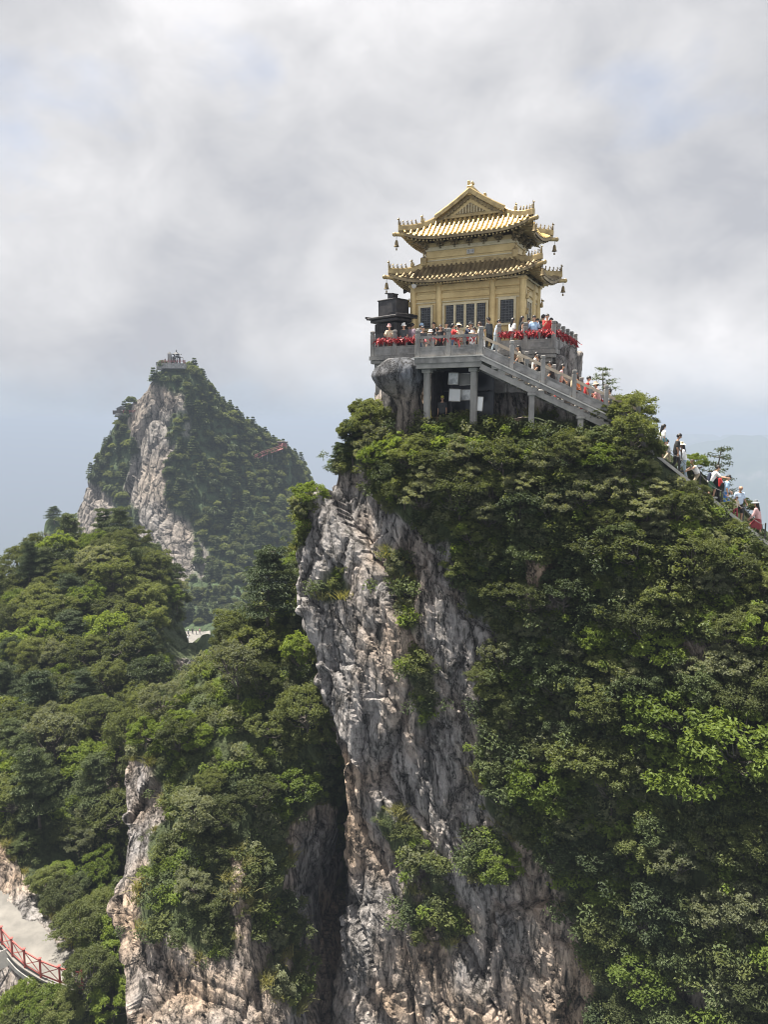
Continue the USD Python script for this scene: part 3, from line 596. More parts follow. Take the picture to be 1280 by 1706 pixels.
n4 = scatter(C_, 200, 0.50, (2.8, 4.6), {'pine': 2.2, 'broadleaf': 5, 'grey': 1.3, 'bright': 1.8, 'dark': 1.0}, [(-120,850),(345,850),(345,1400),(-120,1400)], keep_out=[[(250,1025),(350,1025),(350,1200),(262,1180)]])
n5 = scatter(C_, 40, 0.5, (1.6, 2.8), {'broadleaf': 4, 'bright': 2, 'dark': 2}, [(-60,1390),(330,1390),(330,1800),(-60,1800)], keep_out=[[(-80,1400),(20,1400),(130,1600),(150,1660),(60,1660),(-80,1640)]])
print('trees', n1, n2, n3, n4, n5)

# ground cover and far woods: nobody could count these
def instancer(name, protos, mats, pts, scales, rots, label, cat):
    pi = UsdGeom.PointInstancer.Define(stage, '/World/' + numbered('/World', name)); path = str(pi.GetPath())
    rel = pi.CreatePrototypesRel()
    for j, (g, m) in enumerate(zip(protos, mats)):
        obj('plant', g, m, path); rel.AddTarget(Sdf.Path(path + ('/plant' if j == 0 else f'/plant_{j:03d}')))
    n = len(pts); pi.CreateProtoIndicesAttr(Vt.IntArray.FromNumpy(RNG.integers(0, len(protos), n).astype(np.int32)))
    pi.CreatePositionsAttr(Vt.Vec3fArray.FromNumpy(pts.astype(np.float32)))
    pi.CreateScalesAttr(Vt.Vec3fArray.FromNumpy(np.repeat(scales[:, None], 3, 1).astype(np.float32)))
    a = rots / 2; pi.CreateOrientationsAttr(Vt.QuathArray([Gf.Quath(float(math.cos(x)), 0, 0, float(math.sin(x))) for x in a]))
    return tag(pi, label, cat, kind='stuff')
def cover_points(land_name, n, region, veg_max=0.5, keep_out=(), facing=-0.3, veg_min=-1.0):
    t = TERRAIN[land_name]; P = t['px']; ok = (t['rock'] < veg_max) & (t['rock'] > veg_min) & inside(region, P[:, :2])
    ok &= (t['n0'] * -t['v']).sum(1) / np.linalg.norm(t['v'], axis=1) > facing
    for k in keep_out: ok &= ~inside(k, P[:, :2])
    idx = np.nonzero(ok)[0]; w = t['area'][idx]
    return t['v'][RNG.choice(idx, size=min(n, len(idx)), replace=False, p=w / w.sum())]
sh = [shrub(300), shrub(301, 1.3, 0.6), shrub(302, 0.9, 0.8), shrub(303, 1.1, 0.7), shrub(304, 1.0, 0.6)]
shm = [L_BROAD, L_DARK, L_GREY, L_BROAD, L_BRIGHT]
PLAZA_OUT = [(283,1035),(354,1035),(354,1112),(283,1112)]
PATH_OUT = [(-80,1400),(30,1440),(130,1590),(150,1660),(60,1655),(-80,1640)]
pts = np.vstack([cover_points(A, 3900, [(480,640),(1500,700),(1700,1950),(480,1950)], keep_out=[[(600,590),(960,600),(1030,680),(1000,735),(940,716),(790,706),(640,716)], [(1035,660),(1120,660),(1420,860),(1420,965),(1290,945),(1180,862),(1060,768)]]), cover_points(B_, 1900, [(150,850),(700,850),(700,1900),(150,1900)], keep_out=[PLAZA_OUT]),
                 cover_points(C_, 2000, [(-150,850),(345,850),(345,1900),(-150,1900)], keep_out=[PATH_OUT, PLAZA_OUT])])
instancer('undergrowth', sh, shm, pts - [0, 0, 0.15], RNG.uniform(0.6, 1.5, len(pts)), RNG.uniform(0, 6.28, len(pts)), 'low green undergrowth covering the ground between the trees', 'undergrowth')
pts = np.vstack([cover_points(A, 170, [(480,640),(1200,700),(1100,1950),(480,1950)], 0.9, veg_min=0.3), cover_points(B_, 110, [(150,850),(700,850),(700,1900),(150,1900)], 0.9, veg_min=0.3), cover_points(C_, 40, [(-50,1380),(150,1380),(150,1700),(-50,1700)], 0.9, keep_out=[PATH_OUT], veg_min=0.3)])
instancer('rock_edge_grass', [grass(1), grass(2), shrub(310, 0.6, 0.4, 0.1, 160)], [L_GRASS, L_GRASS, L_BROAD], pts, RNG.uniform(0.6, 1.3, len(pts)), RNG.uniform(0, 6.28, len(pts)), 'yellowish grass tufts along the edges of the bare rock', 'grass')
def far_tree(seed, layered):
    rng = np.random.default_rng(seed)
    if layered:
        k = 420; z = rng.random(k); r = 1.7 * (1.1 - 0.85 * z) * rng.random(k) ** 0.5; a = rng.uniform(0, 6.28, k); zz = 0.6 + 3.6 * (np.round(z * 5) / 5 + rng.normal(size=k) * 0.03)
        c = np.stack([r * np.cos(a), r * np.sin(a), zz], 1); n = np.c_[c[:, :2] * 0.3, np.ones(k)] + rng.normal(size=(k, 3)) * 0.3
    else:
        k = 420; d = unit(rng, k); d[:, 2] = np.abs(d[:, 2]) - 0.15; lump = 0.75 + 0.5 * meshkit.noise(d * 1.8, seed)[:, None]
        c = d * lump * rng.random((k, 1)) ** 0.3 * np.array([1.9, 1.9, 1.7]) + [0, 0, 1.5]; n = d * 0.6 + [0, 0, 0.6] + rng.normal(size=(k, 3)) * 0.4
    return leaf_cloud(c, n, 0.62, 0.42, rng)
pts = cover_points('far_peak', 8500, [(60,560),(760,560),(760,1250),(60,1250)], 0.45, keep_out=[[(284,1040),(354,1040),(354,1140),(284,1140)], [(262,596),(318,596),(318,613),(262,613)]])
instancer('far_wood', [far_tree(1, True), far_tree(2, False), far_tree(3, False), far_tree(4, True), far_tree(5, False)], [L_PINE, L_BROAD, L_DARK, L_PINE, L_BROAD], pts - [0, 0, 0.6], 0.4 + 0.85 * RNG.random(len(pts)) ** 2.2, RNG.uniform(0, 6.28, len(pts)), 'dense green wood covering the far peak', 'wood')
p = pick('small_crag', 92, 872)
plant('pine', p - [0, 0, 0.4], 4.0, 'single hazy tree on the small crag at the far left')
# ---------------------------------------------------------------- the golden temple and its terrace
M_GOLDW = mat('gilded_wall', (0.44, 0.33, 0.155), (0.58, 0.45, 0.225), 1.1, 0.52, 0.5, bump=0.08)
M_GOLDF = mat('gilded_frame', (0.46, 0.40, 0.26), (0.56, 0.49, 0.33), 3.0, 0.55, 0.45)
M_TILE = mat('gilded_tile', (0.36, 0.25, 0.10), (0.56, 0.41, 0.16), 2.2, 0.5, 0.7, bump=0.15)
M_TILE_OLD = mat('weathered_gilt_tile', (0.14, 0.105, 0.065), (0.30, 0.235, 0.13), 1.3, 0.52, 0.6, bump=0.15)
M_TRIM = mat('gilded_trim', (0.24, 0.18, 0.09), (0.44, 0.34, 0.17), 3.0, 0.48, 0.65, bump=0.1)
M_BRACK = mat('bronze_bracket', (0.13, 0.10, 0.06), (0.28, 0.21, 0.10), 5.0, 0.5, 0.6)
M_LATT = mat('dark_lattice', (0.09, 0.095, 0.10), (0.15, 0.155, 0.16), 6.0, 0.5, 0.2)
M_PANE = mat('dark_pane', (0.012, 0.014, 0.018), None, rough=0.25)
M_STONE = mat('grey_stone', (0.125, 0.122, 0.12), (0.30, 0.29, 0.275), 1.7, 0.85, bump=0.4, stretch=(1, 1, 0.5), bscale=14.0)
M_STONE_D = mat('weathered_stone', (0.12, 0.118, 0.115), (0.27, 0.265, 0.26), 1.8, 0.9, bump=0.5, bscale=9.0)
M_STONE_L = mat('pale_stone', (0.38, 0.37, 0.35), (0.52, 0.50, 0.46), 3.0, 0.85, bump=0.25, bscale=14.0)
M_CONC = mat('stained_concrete', (0.16, 0.155, 0.15), (0.33, 0.32, 0.30), 1.2, 0.9, bump=0.3, bscale=10.0, stretch=(1, 1, 0.35))
M_IRON = mat('dark_iron', (0.028, 0.027, 0.03), (0.06, 0.056, 0.056), 4.0, 0.55, 0.3)
M_RED = usdkit.material(stage, '/World/Looks/red_ribbon', {'g': ('geometry', {}), 'r': ('rgb_ramp', {'ramp': [(0.0, (0.30, 0.012, 0.018)), (0.5, (0.58, 0.022, 0.03)), (0.85, (0.70, 0.05, 0.04)), (1.0, (0.75, 0.22, 0.14))]}), 'p': ('principled_bsdf', {'roughness': 0.6})}, [('g.random_per_island', 'r.fac'), ('r.color', 'p.base_color')], surface='p.BSDF')
M_WHITE = mat('white_board', (0.72, 0.73, 0.74), (0.80, 0.80, 0.80), 2.0, 0.5)

YAW = -math.radians(25.0)
TC = np.array([5.24, 42.3, 3.74])
def loc2w(X, Y, Z=0.0):
    c, s = math.cos(YAW), math.sin(YAW)
    return TC + np.array([X * c - Y * s, X * s + Y * c, Z])

temple = thing('golden_temple', 'two tiered golden temple hall with upturned eaves on top of the crag', 'temple', TC, YAW)

def skirt(ae, be, at_, bt, ze, zt, side, nu=41, nv=9, up=0.52, out=0.24, drop=0.0):
    """one side of a hipped skirt roof as a grid; sides 0 front, 1 right, 2 back, 3 left"""
    s, t = np.meshgrid(np.linspace(-1, 1, nu), np.linspace(0, 1, nv), indexing='ij')
    return skirt_pt(ae, be, at_, bt, ze, zt, side, s, t, up, out, drop)
def skirt_pt(ae, be, at_, bt, ze, zt, side, s, t, up=0.52, out=0.24, drop=0.0):
    a, b, a1, b1 = (ae, be, at_, bt) if side % 2 == 0 else (be, ae, bt, at_)
    k = np.abs(s) ** (5 if side % 2 == 0 else 3.2) * (1 - t) ** 1.6
    x = s * (a + (a1 - a) * t) + np.sign(s) * out * k
    y = -(b + (b1 - b) * t) - out * k
    z = ze + (zt - ze) * (0.62 * t + 0.38 * t * t) + up * k - drop
    th = side * math.pi / 2; c, sn = math.cos(th), math.sin(th)
    return np.stack([x * c - y * sn, x * sn + y * c, z + 0 * x], -1)
def grid_mesh(g, flip=False):
    f = grid_faces(*g.shape[:2]); return g.reshape(-1, 3), (f[:, ::-1] if flip else f)
def join(parts):
    vs, fs, n = [], [], 0
    for v, f in parts: vs.append(v); fs.append(np.asarray(f) + n); n += len(v)
    return np.vstack(vs), np.vstack(fs)
def halfpipe(pts, r, n=5):
    pts = np.asarray(pts, float); tan = np.gradient(pts, axis=0); tan /= np.linalg.norm(tan, axis=1, keepdims=True)
    sd = np.cross(tan, [0, 0, 1.0]); sd /= np.linalg.norm(sd, axis=1, keepdims=True); up = np.cross(sd, tan)
    th = np.linspace(0, math.pi, n)
    v = pts[:, None] + r * (sd[:, None] * np.cos(th)[None, :, None] + up[:, None] * (np.sin(th) * 1.15)[None, :, None])
    f = grid_faces(len(pts), n); v = v.reshape(-1, 3)
    cap = np.array([(0, k, k + 1) for k in range(1, n - 1)])
    return v, np.vstack([f, cap])
def figure(h, seed=0, wide=1.0):
    """a small seated roof beast"""
    r = np.random.default_rng(seed)
    hull = lambda p: trimesh.convex.convex_hull(np.array(p))
    o = lambda c, s: trimesh.creation.icosphere(1, 1.0).apply_scale(s).apply_translation(c)
    body = hull(np.vstack([o((0, 0, h * .12), (h * .2 * wide, h * .17, h * .12)).vertices, o((0.02, 0, h * .55), (h * .12 * wide, h * .12, h * .12)).vertices]))
    head = o((h * .1, 0, h * .78), (h * .16, h * .11, h * .13)); snout = o((h * .24, 0, h * .74), (h * .1, h * .06, h * .06))
    ear = [T(trimesh.creation.cone(h * .05, h * .24), (h * .02, k * h * .06, h * .84)) for k in (-1, 1)]
    tail = tube([(-h * .12, 0, h * .15), (-h * .28, 0, h * .4), (-h * .2, 0, h * .62)], [h * .07, h * .05, h * .02], 5)
    return cat_([body, head, snout, tail] + ear)

def roof(par, name, ae, be, at_, bt, ze, zt, m_tile, up, spacing, top_extra=None, old=False, eave_drop=0.16):
    base = join([grid_mesh(skirt(ae, be, at_, bt, ze, zt, k, up=up)) for k in range(4)] + ([] if top_extra is None else top_extra))
    R = obj(name, base, M_TRIM if not old else M_TILE_OLD, par, smooth=30)
    for side in range(4):
        a, a1 = (ae, at_) if side % 2 == 0 else (be, bt)
        n = int(2 * (a - 0.1) / spacing)
        for c in (np.arange(n) - (n - 1) / 2) * spacing:
            tm = 1.0 if abs(c) <= a1 else (a - abs(c)) / (a - a1)
            if tm < 0.06: continue
            t = np.linspace(-0.02, tm, 5); A = a + (a1 - a) * t
            P = skirt_pt(ae, be, at_, bt, ze, zt, side, np.clip(c / A, -1, 1), np.maximum(t, 0), up)
            P[0] += (P[0] - P[1]) * 0.12
            obj('tile_row', halfpipe(P + [0, 0, 0.015], 0.085), m_tile, R, smooth=60)
    for side in range(4):                                            # eave board below the tile ends
        t0 = skirt(ae, be, at_, bt, ze, zt, side, 41, 2, up)[:, 0]
        lo = t0 - [0, 0, eave_drop]; inn = lo * np.array([0.985, 0.985, 1.0]); up_in = t0 * np.array([0.985, 0.985, 1.0])
        g = np.stack([up_in, inn, lo, t0], 1)
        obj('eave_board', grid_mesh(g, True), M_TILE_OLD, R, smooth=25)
    return R
def soffit(ae, be, aw, bw, ze, zw, up, drop):
    return join([grid_mesh(skirt(ae * .99, be * .99, aw, bw, ze - drop, zw, k, up=up), True) for k in range(4)])
def rafters(ae, be, aw, bw, ze, zw, up, drop, spacing=0.2):
    out = []
    for side in range(4):
        a, a1 = (ae, aw) if side % 2 == 0 else (be, bw); n = int(2 * a / spacing)
        for c in (np.arange(n) - (n - 1) / 2) * spacing:
            tm = 0.95 if abs(c) <= a1 else 0.95 * (a - abs(c)) / (a - a1)
            if tm < 0.1: continue
            A = a + (a1 - a) * np.array([0.02, tm])
            P = skirt_pt(ae * .985, be * .985, aw, bw, ze - drop, zw, side, np.clip(c / A, -1, 1), np.array([0.02, tm]), up)
            out.append(bar(P[0] - [0, 0, .03], P[1] - [0, 0, .03], 0.075, 0.08))
    return cat_(out)
def bracket():
    """dougong: arms that widen upwards and outwards (towards -y)"""
    p = []
    for i in range(4):
        z = 0.10 * i; y = -0.12 * i
        p += [box(0.16 + 0.13 * i, 0.075, 0.065, (0, y, z)), box(0.075, 0.16 + 0.12 * i, 0.06, (0, y / 2 - 0.02, z - 0.01))]
        for k in (-1, 1): p.append(box(0.085, 0.09, 0.055, (k * (0.06 + 0.065 * i), y, z + 0.055)))
    p.append(T(trimesh.creation.cone(0.06, 0.3), (0, -0.42, 0.22), rx=math.pi * 0.62))
    return cat_(p)
BRK = bracket(); BRK.apply_scale(1.22)
def bracket_row(par, aw, bw, z, nf, ns):
    for side in range(4):
        n, a, b = (nf, aw, bw) if side % 2 == 0 else (ns, bw, aw)
        for c in np.linspace(-a, a, n):
            if side % 2 and abs(abs(c) - a) < 1e-6: continue
            m = T(BRK, (c, -b, z)); corner = abs(abs(c) - a) < 1e-6
            if corner: m = T(BRK, (0, 0, 0), -np.sign(-c) * math.pi / 4); m.apply_scale(1.2); m.apply_translation((c, -b, z))
            obj('bracket', T(m, rz=side * math.pi / 2), M_BRACK, par)
def hip_ridges(par, R, ae, be, at_, bt, ze, zt, up, nb=4, big=0.42):
    tips = []
    for side in range(4):
        for sgn in ((1,) if True else (-1, 1)):
            t = np.linspace(0.0, 1.0, 10); P = skirt_pt(ae, be, at_, bt, ze, zt, side, np.full(10, float(sgn)), t, up)
            d = P[0] - P[1]; d /= np.linalg.norm(d)
            obj('hip_ridge', cat_([bar(P[i] + [0, 0, .10], P[i + 1] + [0, 0, .10], 0.17, 0.24) for i in range(9)] + [tube(P + [0, 0, .24], 0.075, 7)]), M_TRIM, R, smooth=30)
            L = np.concatenate([[0], np.cumsum(np.linalg.norm(np.diff(P, axis=0), axis=1))])
            hd = math.atan2(d[1], d[0])
            for k in range(nb + 2):
                at_l = 0.06 + 0.24 * k + (0.14 if k == nb + 1 else 0); q = np.array([np.interp(at_l, L, P[:, j]) for j in range(3)]) + [0, 0, .28]
                h = 0.4 if k == 0 else (big if k == nb + 1 else 0.27)
                obj('roof_beast', T(figure(h, k, 1.5 if k == nb + 1 else 1.0), q, hd), M_TRIM if k % 2 else M_TILE_OLD, R)
            b0, b1 = P[3] - [0, 0, .28], P[0] + d * np.array([0.26, 0.26, 0]) - [0, 0, .22]
            obj('corner_beam', cat_([tube([b0, (b0 * 0.3 + b1 * 0.7), b1], [0.13, 0.11, 0.10], 10), T(trimesh.creation.icosphere(2, 0.125), b1 - d * 0.04)]), M_TRIM, par, smooth=40)
            tips.append(b1 - d * np.array([0.16, 0.16, 0]))
    return tips

# lower storey
AW, BW = 3.15, 1.65
obj('plinth', bevelbox(2 * AW + 0.5, 2 * BW + 0.5, 0.4, 0.03, (0, 0, 0.2)), M_STONE, temple)
obj('lower_wall', box(2 * AW, 2 * BW, 3.56, (0, 0, 0.4 + 1.78)), M_GOLDW, temple)
for sy in (-1, 1):
    for x in (-AW, -1.6, 1.5, AW):
        obj('column', cat_([T(trimesh.creation.cylinder(0.19, 3.5, sections=20), (x, sy * BW, 2.15)), T(lathe([(0, 0), (0.3, 0), (0.3, 0.1), (0.22, 0.2), (0, 0.2)], 20), (x, sy * BW, 0.4)), box(0.46, 0.46, 0.12, (x, sy * BW, 3.92))]), M_GOLDW, temple, smooth=30)
for sx in (-1, 1):
    obj('column', T(trimesh.creation.cylinder(0.17, 3.5, sections=20), (sx * AW, 0.55, 2.15)), M_GOLDW, temple, smooth=30)
    for y in (-BW, BW):
        obj('corner_ornament', T(cat_([figure(0.5, 3), T(figure(0.36, 2), (0, 0, -0.8))]), (sx * (AW + 0.25), y, 2.8), 0 if sx > 0 else math.pi), M_TRIM, temple)
for z, h, o in ((3.74, 0.34, 0.10), (3.30, 0.30, 0.07), (2.98, 0.08, 0.05), (0.62, 0.12, 0.05)):
    for sy in (-1, 1): obj('lintel', bevelbox(2 * AW - 0.3, 2 * o, h, 0.015, (0, sy * BW, z)), M_GOLDW if h > 0.2 else M_GOLDF, temple)
    for sx in (-1, 1): obj('lintel', bevelbox(2 * o, 2 * BW - 0.36, h, 0.015, (sx * AW, 0, z)), M_GOLDW if h > 0.2 else M_GOLDF, temple)
def window(cx, w, z0, z1, leaves=1, side=0, fr=0.12):
    """frame > dark pane and lattice bars of each leaf, on the front (0) or the right (1) wall"""
    place = (lambda m: T(m, (cx, -BW, 0))) if side == 0 else (lambda m: T(m, (AW, cx, 0), math.pi / 2))
    h = z1 - z0; m = []
    m += [box(fr, 0.12, h + 2 * fr, (k * (w / 2 + fr / 2), -0.03, (z0 + z1) / 2)) for k in (-1, 1)] + [box(w, 0.12, fr, (0, -0.03, z)) for z in (z0 - fr / 2, z1 + fr / 2)]
    lw = w / leaves
    for i in range(1, leaves): m.append(box(fr * 1.1, 0.10, h, (-w / 2 + i * lw, -0.03, (z0 + z1) / 2)))
    W = obj('window', place(cat_(m)), M_GOLDF, temple)
    for i in range(leaves):
        x0 = -w / 2 + (i + 0.5) * lw; ww = lw - (fr * 1.1 if leaves > 1 else 0)
        obj('pane', place(box(ww, 0.012, h, (x0, -0.014, (z0 + z1) / 2))), M_PANE, W)
        b = [box(0.022, 0.022, h, (x0 - ww / 2 + ww * (j + 0.5) / 4, -0.035, (z0 + z1) / 2)) for j in range(4)] + [box(ww, 0.02, 0.02, (x0, -0.058, z0 + h * (j + 0.5) / 9)) for j in range(9)]
        obj('lattice', place(cat_(b)), M_LATT, W)
window(-2.38, 0.62, 1.55, 2.72); window(-0.05, 2.42, 1.5, 2.76, 4); window(2.32, 0.74, 1.62, 2.84); window(-0.5, 0.85, 0.9, 2.8, 2, side=1)
obj('lower_bracket_beam', bevelbox(2 * AW + 0.3, 2 * BW + 0.3, 0.10, 0.02, (0, 0, 4.01)), M_GOLDF, temple)
bracket_row(temple, AW, BW, 3.96, 9, 4)
LO = (4.08, 2.32, 2.62, 1.36, 4.12, 5.02); UPL = 0.50
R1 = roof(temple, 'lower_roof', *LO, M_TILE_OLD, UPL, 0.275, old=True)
obj('soffit', soffit(LO[0], LO[1], AW + 0.1, BW + 0.1, LO[4], 4.34, UPL, 0.2), M_TRIM, R1, smooth=30)
tag(obj('rafters', rafters(LO[0], LO[1], AW + 0.1, BW + 0.1, LO[4], 4.34, UPL, 0.2), M_TRIM, R1), kind='stuff')
tips1 = hip_ridges(temple, R1, *LO, UPL)
# upper storey
AU, BU = 2.52, 1.28
obj('upper_wall', box(2 * AU, 2 * BU, 1.35, (0, 0, 5.62)), M_GOLDW, temple)
obj('ridge_band', cat_([box(2 * AU + 0.26, 0.2, 0.24, (0, k * (BU + 0.06), 5.09)) for k in (-1, 1)] + [box(0.2, 2 * BU - 0.09, 0.24, (k * (AU + 0.06), 0, 5.09)) for k in (-1, 1)]), M_TRIM, temple)
for z, h, o in ((5.95, 0.2, 0.06), (5.60, 0.26, 0.045), (5.33, 0.07, 0.03)):
    obj('upper_band', cat_([box(2 * AU + 2 * o, 2 * BU + 2 * o, h, (0, 0, z))]), M_GOLDF if h < 0.25 else M_GOLDW, temple)
for sx in (-1, 1):
    for sy in (-1, 1):
        obj('corner_block', cat_([bevelbox(0.34, 0.34, 0.5, 0.05, (sx * (AU + 0.12), sy * (BU + 0.1), 5.28)), T(figure(0.36, 5), (sx * (AU + 0.12), sy * (BU + 0.1), 5.51), 0 if sx > 0 else math.pi)]), M_TRIM, temple)
pl = obj('plaque', bevelbox(0.42, 0.05, 0.24, 0.015, (0.1, -BU - 0.085, 5.62)), M_STONE_L, temple)
gly = []
for k, strokes in ((-0.09, [((-.05, .06), (.05, .06)), ((0, .09), (-.06, .0)), ((0, .09), (.06, 0)), ((-.05, 0), (.05, 0)), ((0, .06), (0, -.07)), ((-.06, -.07), (.06, -.07))]),
                   (0.09, [((-.06, .07), (-.01, .07)), ((-.035, .07), (-.035, -.07)), ((.0, .08), (.07, .08)), ((.01, .04), (.06, .04)), ((.01, .04), (.01, -.04)), ((.06, .04), (.06, -.04)), ((.035, .02), (0, -.08)), ((.035, .02), (.07, -.08))])):
    gly += [bar((0.1 + k + a[0], -BU - 0.113, 5.62 + a[1]), (0.1 + k + b[0], -BU - 0.113, 5.62 + b[1]), 0.006, 0.014, up=(0, 1, 0)) for a, b in strokes]
obj('plaque_characters', cat_(gly), M_IRON, pl)
bracket_row(temple, AU, BU, 6.0, 7, 4)
UP = (3.56, 2.12, 1.86, 1.12, 6.45, 7.55); UPU = 0.46; ZR = 8.72
def gable_slope(sgn, nu=9, nv=5):
    t, y = np.meshgrid(np.linspace(0, 1, nu), np.linspace(-1.3, 1.3, nv), indexing='ij')
    x = sgn * UP[2] * (1 - t); z = UP[5] + (ZR - UP[5]) * (0.84 * t + 0.16 * t * t)
    return np.stack([x, y, z], -1)
R2 = roof(temple, 'upper_roof', *UP, M_TILE, UPU, 0.275, top_extra=[grid_mesh(gable_slope(1), True), grid_mesh(gable_slope(-1))])
for sgn in (-1, 1):
    for y in np.linspace(-1.1, 1.1, 9):
        t = np.linspace(0, 0.97, 5); P = np.stack([sgn * UP[2] * (1 - t), np.full(5, y), UP[5] + (ZR - UP[5]) * (0.84 * t + 0.16 * t * t)], -1)
        obj('tile_row', halfpipe(P + [0, 0, 0.015], 0.085), M_TILE, R2, smooth=60)
obj('soffit', soffit(UP[0], UP[1], AU + 0.1, BU + 0.1, UP[4], 6.57, UPU, 0.2), M_TRIM, R2, smooth=30)
tag(obj('rafters', rafters(UP[0], UP[1], AU + 0.1, BU + 0.1, UP[4], 6.57, UPU, 0.2), M_TRIM, R2), kind='stuff')
tips2 = hip_ridges(temple, R2, *UP, UPU)
for sy in (-1, 1):                                                    # gable ends
    rot = 0 if sy < 0 else math.pi
    tri = trimesh.creation.extrude_polygon(shapely.Polygon([(-1.72, 7.57), (1.72, 7.57), (0, 8.66)]), 0.08, engine='earcut')
    gw = T(T(tri, rx=math.pi / 2), (0, -1.12, 0)); obj('gable_wall', T(gw, rz=rot), M_GOLDW, R2)
    barge, scal, slat = [], [], []
    for sx in (-1, 1):
        t = np.linspace(0, 1, 8); P = np.stack([sx * (UP[2] + 0.12) * (1 - t), np.full(8, -1.36), UP[5] - 0.06 + (ZR + 0.02 - UP[5]) * (0.84 * t + 0.16 * t * t)], -1)
        barge += [bar(P[i] + [0, 0, .12], P[i + 1] + [0, 0, .12], 0.22, 0.17) for i in range(7)] + [tube(P + [0, -0.02, .24], 0.085, 7)]
        for q in np.linspace(0.06, 0.92, 10):
            c = np.array([sx * (UP[2] + 0.02) * (1 - q), -1.27, UP[5] - 0.12 + (ZR - UP[5]) * (0.84 * q + 0.16 * q * q)])
            scal.append(T(trimesh.creation.cylinder(0.115, 0.06, sections=10), c, rx=math.pi / 2))
    for x in np.linspace(-0.72, 0.72, 10):
        hh = 0.52 * (1 - abs(x) / 0.86)
        if hh > 0.05: slat.append(box(0.045, 0.05, hh, (x, -1.225, 7.70 + hh / 2)))
    obj('bargeboard', T(cat_(barge), rz=rot), M_TRIM, R2, smooth=30); obj('scalloped_trim', T(cat_(scal), rz=rot), M_BRACK, R2)
    tv = T(T(trimesh.creation.extrude_polygon(shapely.Polygon([(-0.9, 7.68), (0.9, 7.68), (0, 8.24)]), 0.02, engine='earcut'), rx=math.pi / 2), (0, -1.201, 0))
    gv = obj('gable_vent', T(tv, rz=rot), M_BRACK, R2)
    for s_ in slat: obj('slat', T(s_, rz=rot), M_GOLDF, gv)
    obj('gable_sill', T(bevelbox(3.6, 0.16, 0.12, 0.02, (0, -1.22, 7.55)), rz=rot), M_TRIM, R2)
    # ridge end ornament: block with curled dragon head
    cw = [bevelbox(0.34, 0.34, 0.52, 0.05, (0, -1.22, 8.86)), bevelbox(0.12, 0.3, 0.34, 0.04, (-0.09, -1.2, 9.22)), bevelbox(0.1, 0.34, 0.16, 0.04, (0.12, -1.16, 9.24)), box(0.08, 0.2, 0.12, (0.03, -1.05, 9.16))]
    obj('ridge_dragon', T(cat_(cw), rz=rot), M_TILE if sy > 0 else M_GOLDW, R2)
obj('main_ridge', cat_([bevelbox(0.26, 2.5, 0.42, 0.04, (0, 0, 8.84)), tube([(0, -1.2, 9.06), (0, 1.2, 9.06)], 0.12, 10)]), M_TILE, R2, smooth=30)
for X, Y in ((-2.9, -2.05), (2.95, -1.2)):
    fl = thing('floodlight', 'small white floodlight fixed under the lower eave at the ' + ('left' if X < 0 else 'right') + ' corner of the golden temple', 'floodlight', loc2w(X, Y, 3.95), YAW)
    obj('housing', T(cat_([bevelbox(0.24, 0.2, 0.16, 0.03), T(lathe([(0, 0), (0.1, 0), (0.14, 0.1), (0, 0.1)], 12), (0, -0.1, 0), rx=math.pi / 2)]), rx=0.5), M_STONE_L, fl); obj('arm', tube([(0, 0.05, 0.05), (0, 0.3, 0.15)], 0.025, 6), M_IRON, fl)
cc = thing('loudspeaker', 'small black horn loudspeaker sticking out left under the lower eave of the temple', 'loudspeaker', loc2w(-3.55, -1.6, 3.72), YAW)
obj('horn', T(lathe([(0, 0), (0.04, 0), (0.13, 0.22), (0.12, 0.22), (0.02, 0.03), (0, 0.03)], 12), ry=-math.pi / 2), M_IRON, cc); obj('arm', tube([(0, 0, 0), (0.3, 0.02, 0.02)], 0.025, 6), M_IRON, cc)
# wind bells hang from the corner beams
WHERE = {(1, 0): 'near right corner of the lower eaves', (1, 1): 'far right corner of the lower eaves', (1, 2): 'far left corner of the lower eaves', (1, 3): 'left front corner of the lower eaves',
         (2, 0): 'near right corner of the upper eaves', (2, 1): 'far right corner of the upper eaves', (2, 2): 'far left corner of the upper eaves', (2, 3): 'left front corner of the upper eaves'}
bell0 = None
for lv, tips in ((1, tips1), (2, tips2)):
    for k, p in enumerate(tips):
        if k == 2: continue
        w = loc2w(*p) - [0, 0, 0.1]; label = 'bronze wind bell hanging from the ' + WHERE[(lv, k)] + ' of the temple'
        if bell0 is None:
            bell0 = thing('wind_bell', label, 'bell', w, 0, 'wind bells under the temple eaves')
            obj('hanger', tube([(0, 0, 0.08), (0, 0, -0.2)], 0.014, 5), M_IRON, bell0)
            obj('bell_body', T(lathe([(0, 0.36), (0.06, 0.34), (0.09, 0.24), (0.105, 0.1), (0.15, 0.0), (0.135, 0.0), (0.08, 0.12), (0, 0.3)], 14), (0, 0, -0.56)), M_BRACK, bell0, smooth=30)
            obj('clapper', cat_([tube([(0, 0, -0.3), (0, 0, -0.66)], 0.012, 5), bevelbox(0.09, 0.012, 0.12, 0.003, (0, 0, -0.7))]), M_BRACK, bell0)
        else: copy_of(bell0, 'wind_bell', label, 'bell', w, group='wind bells under the temple eaves')

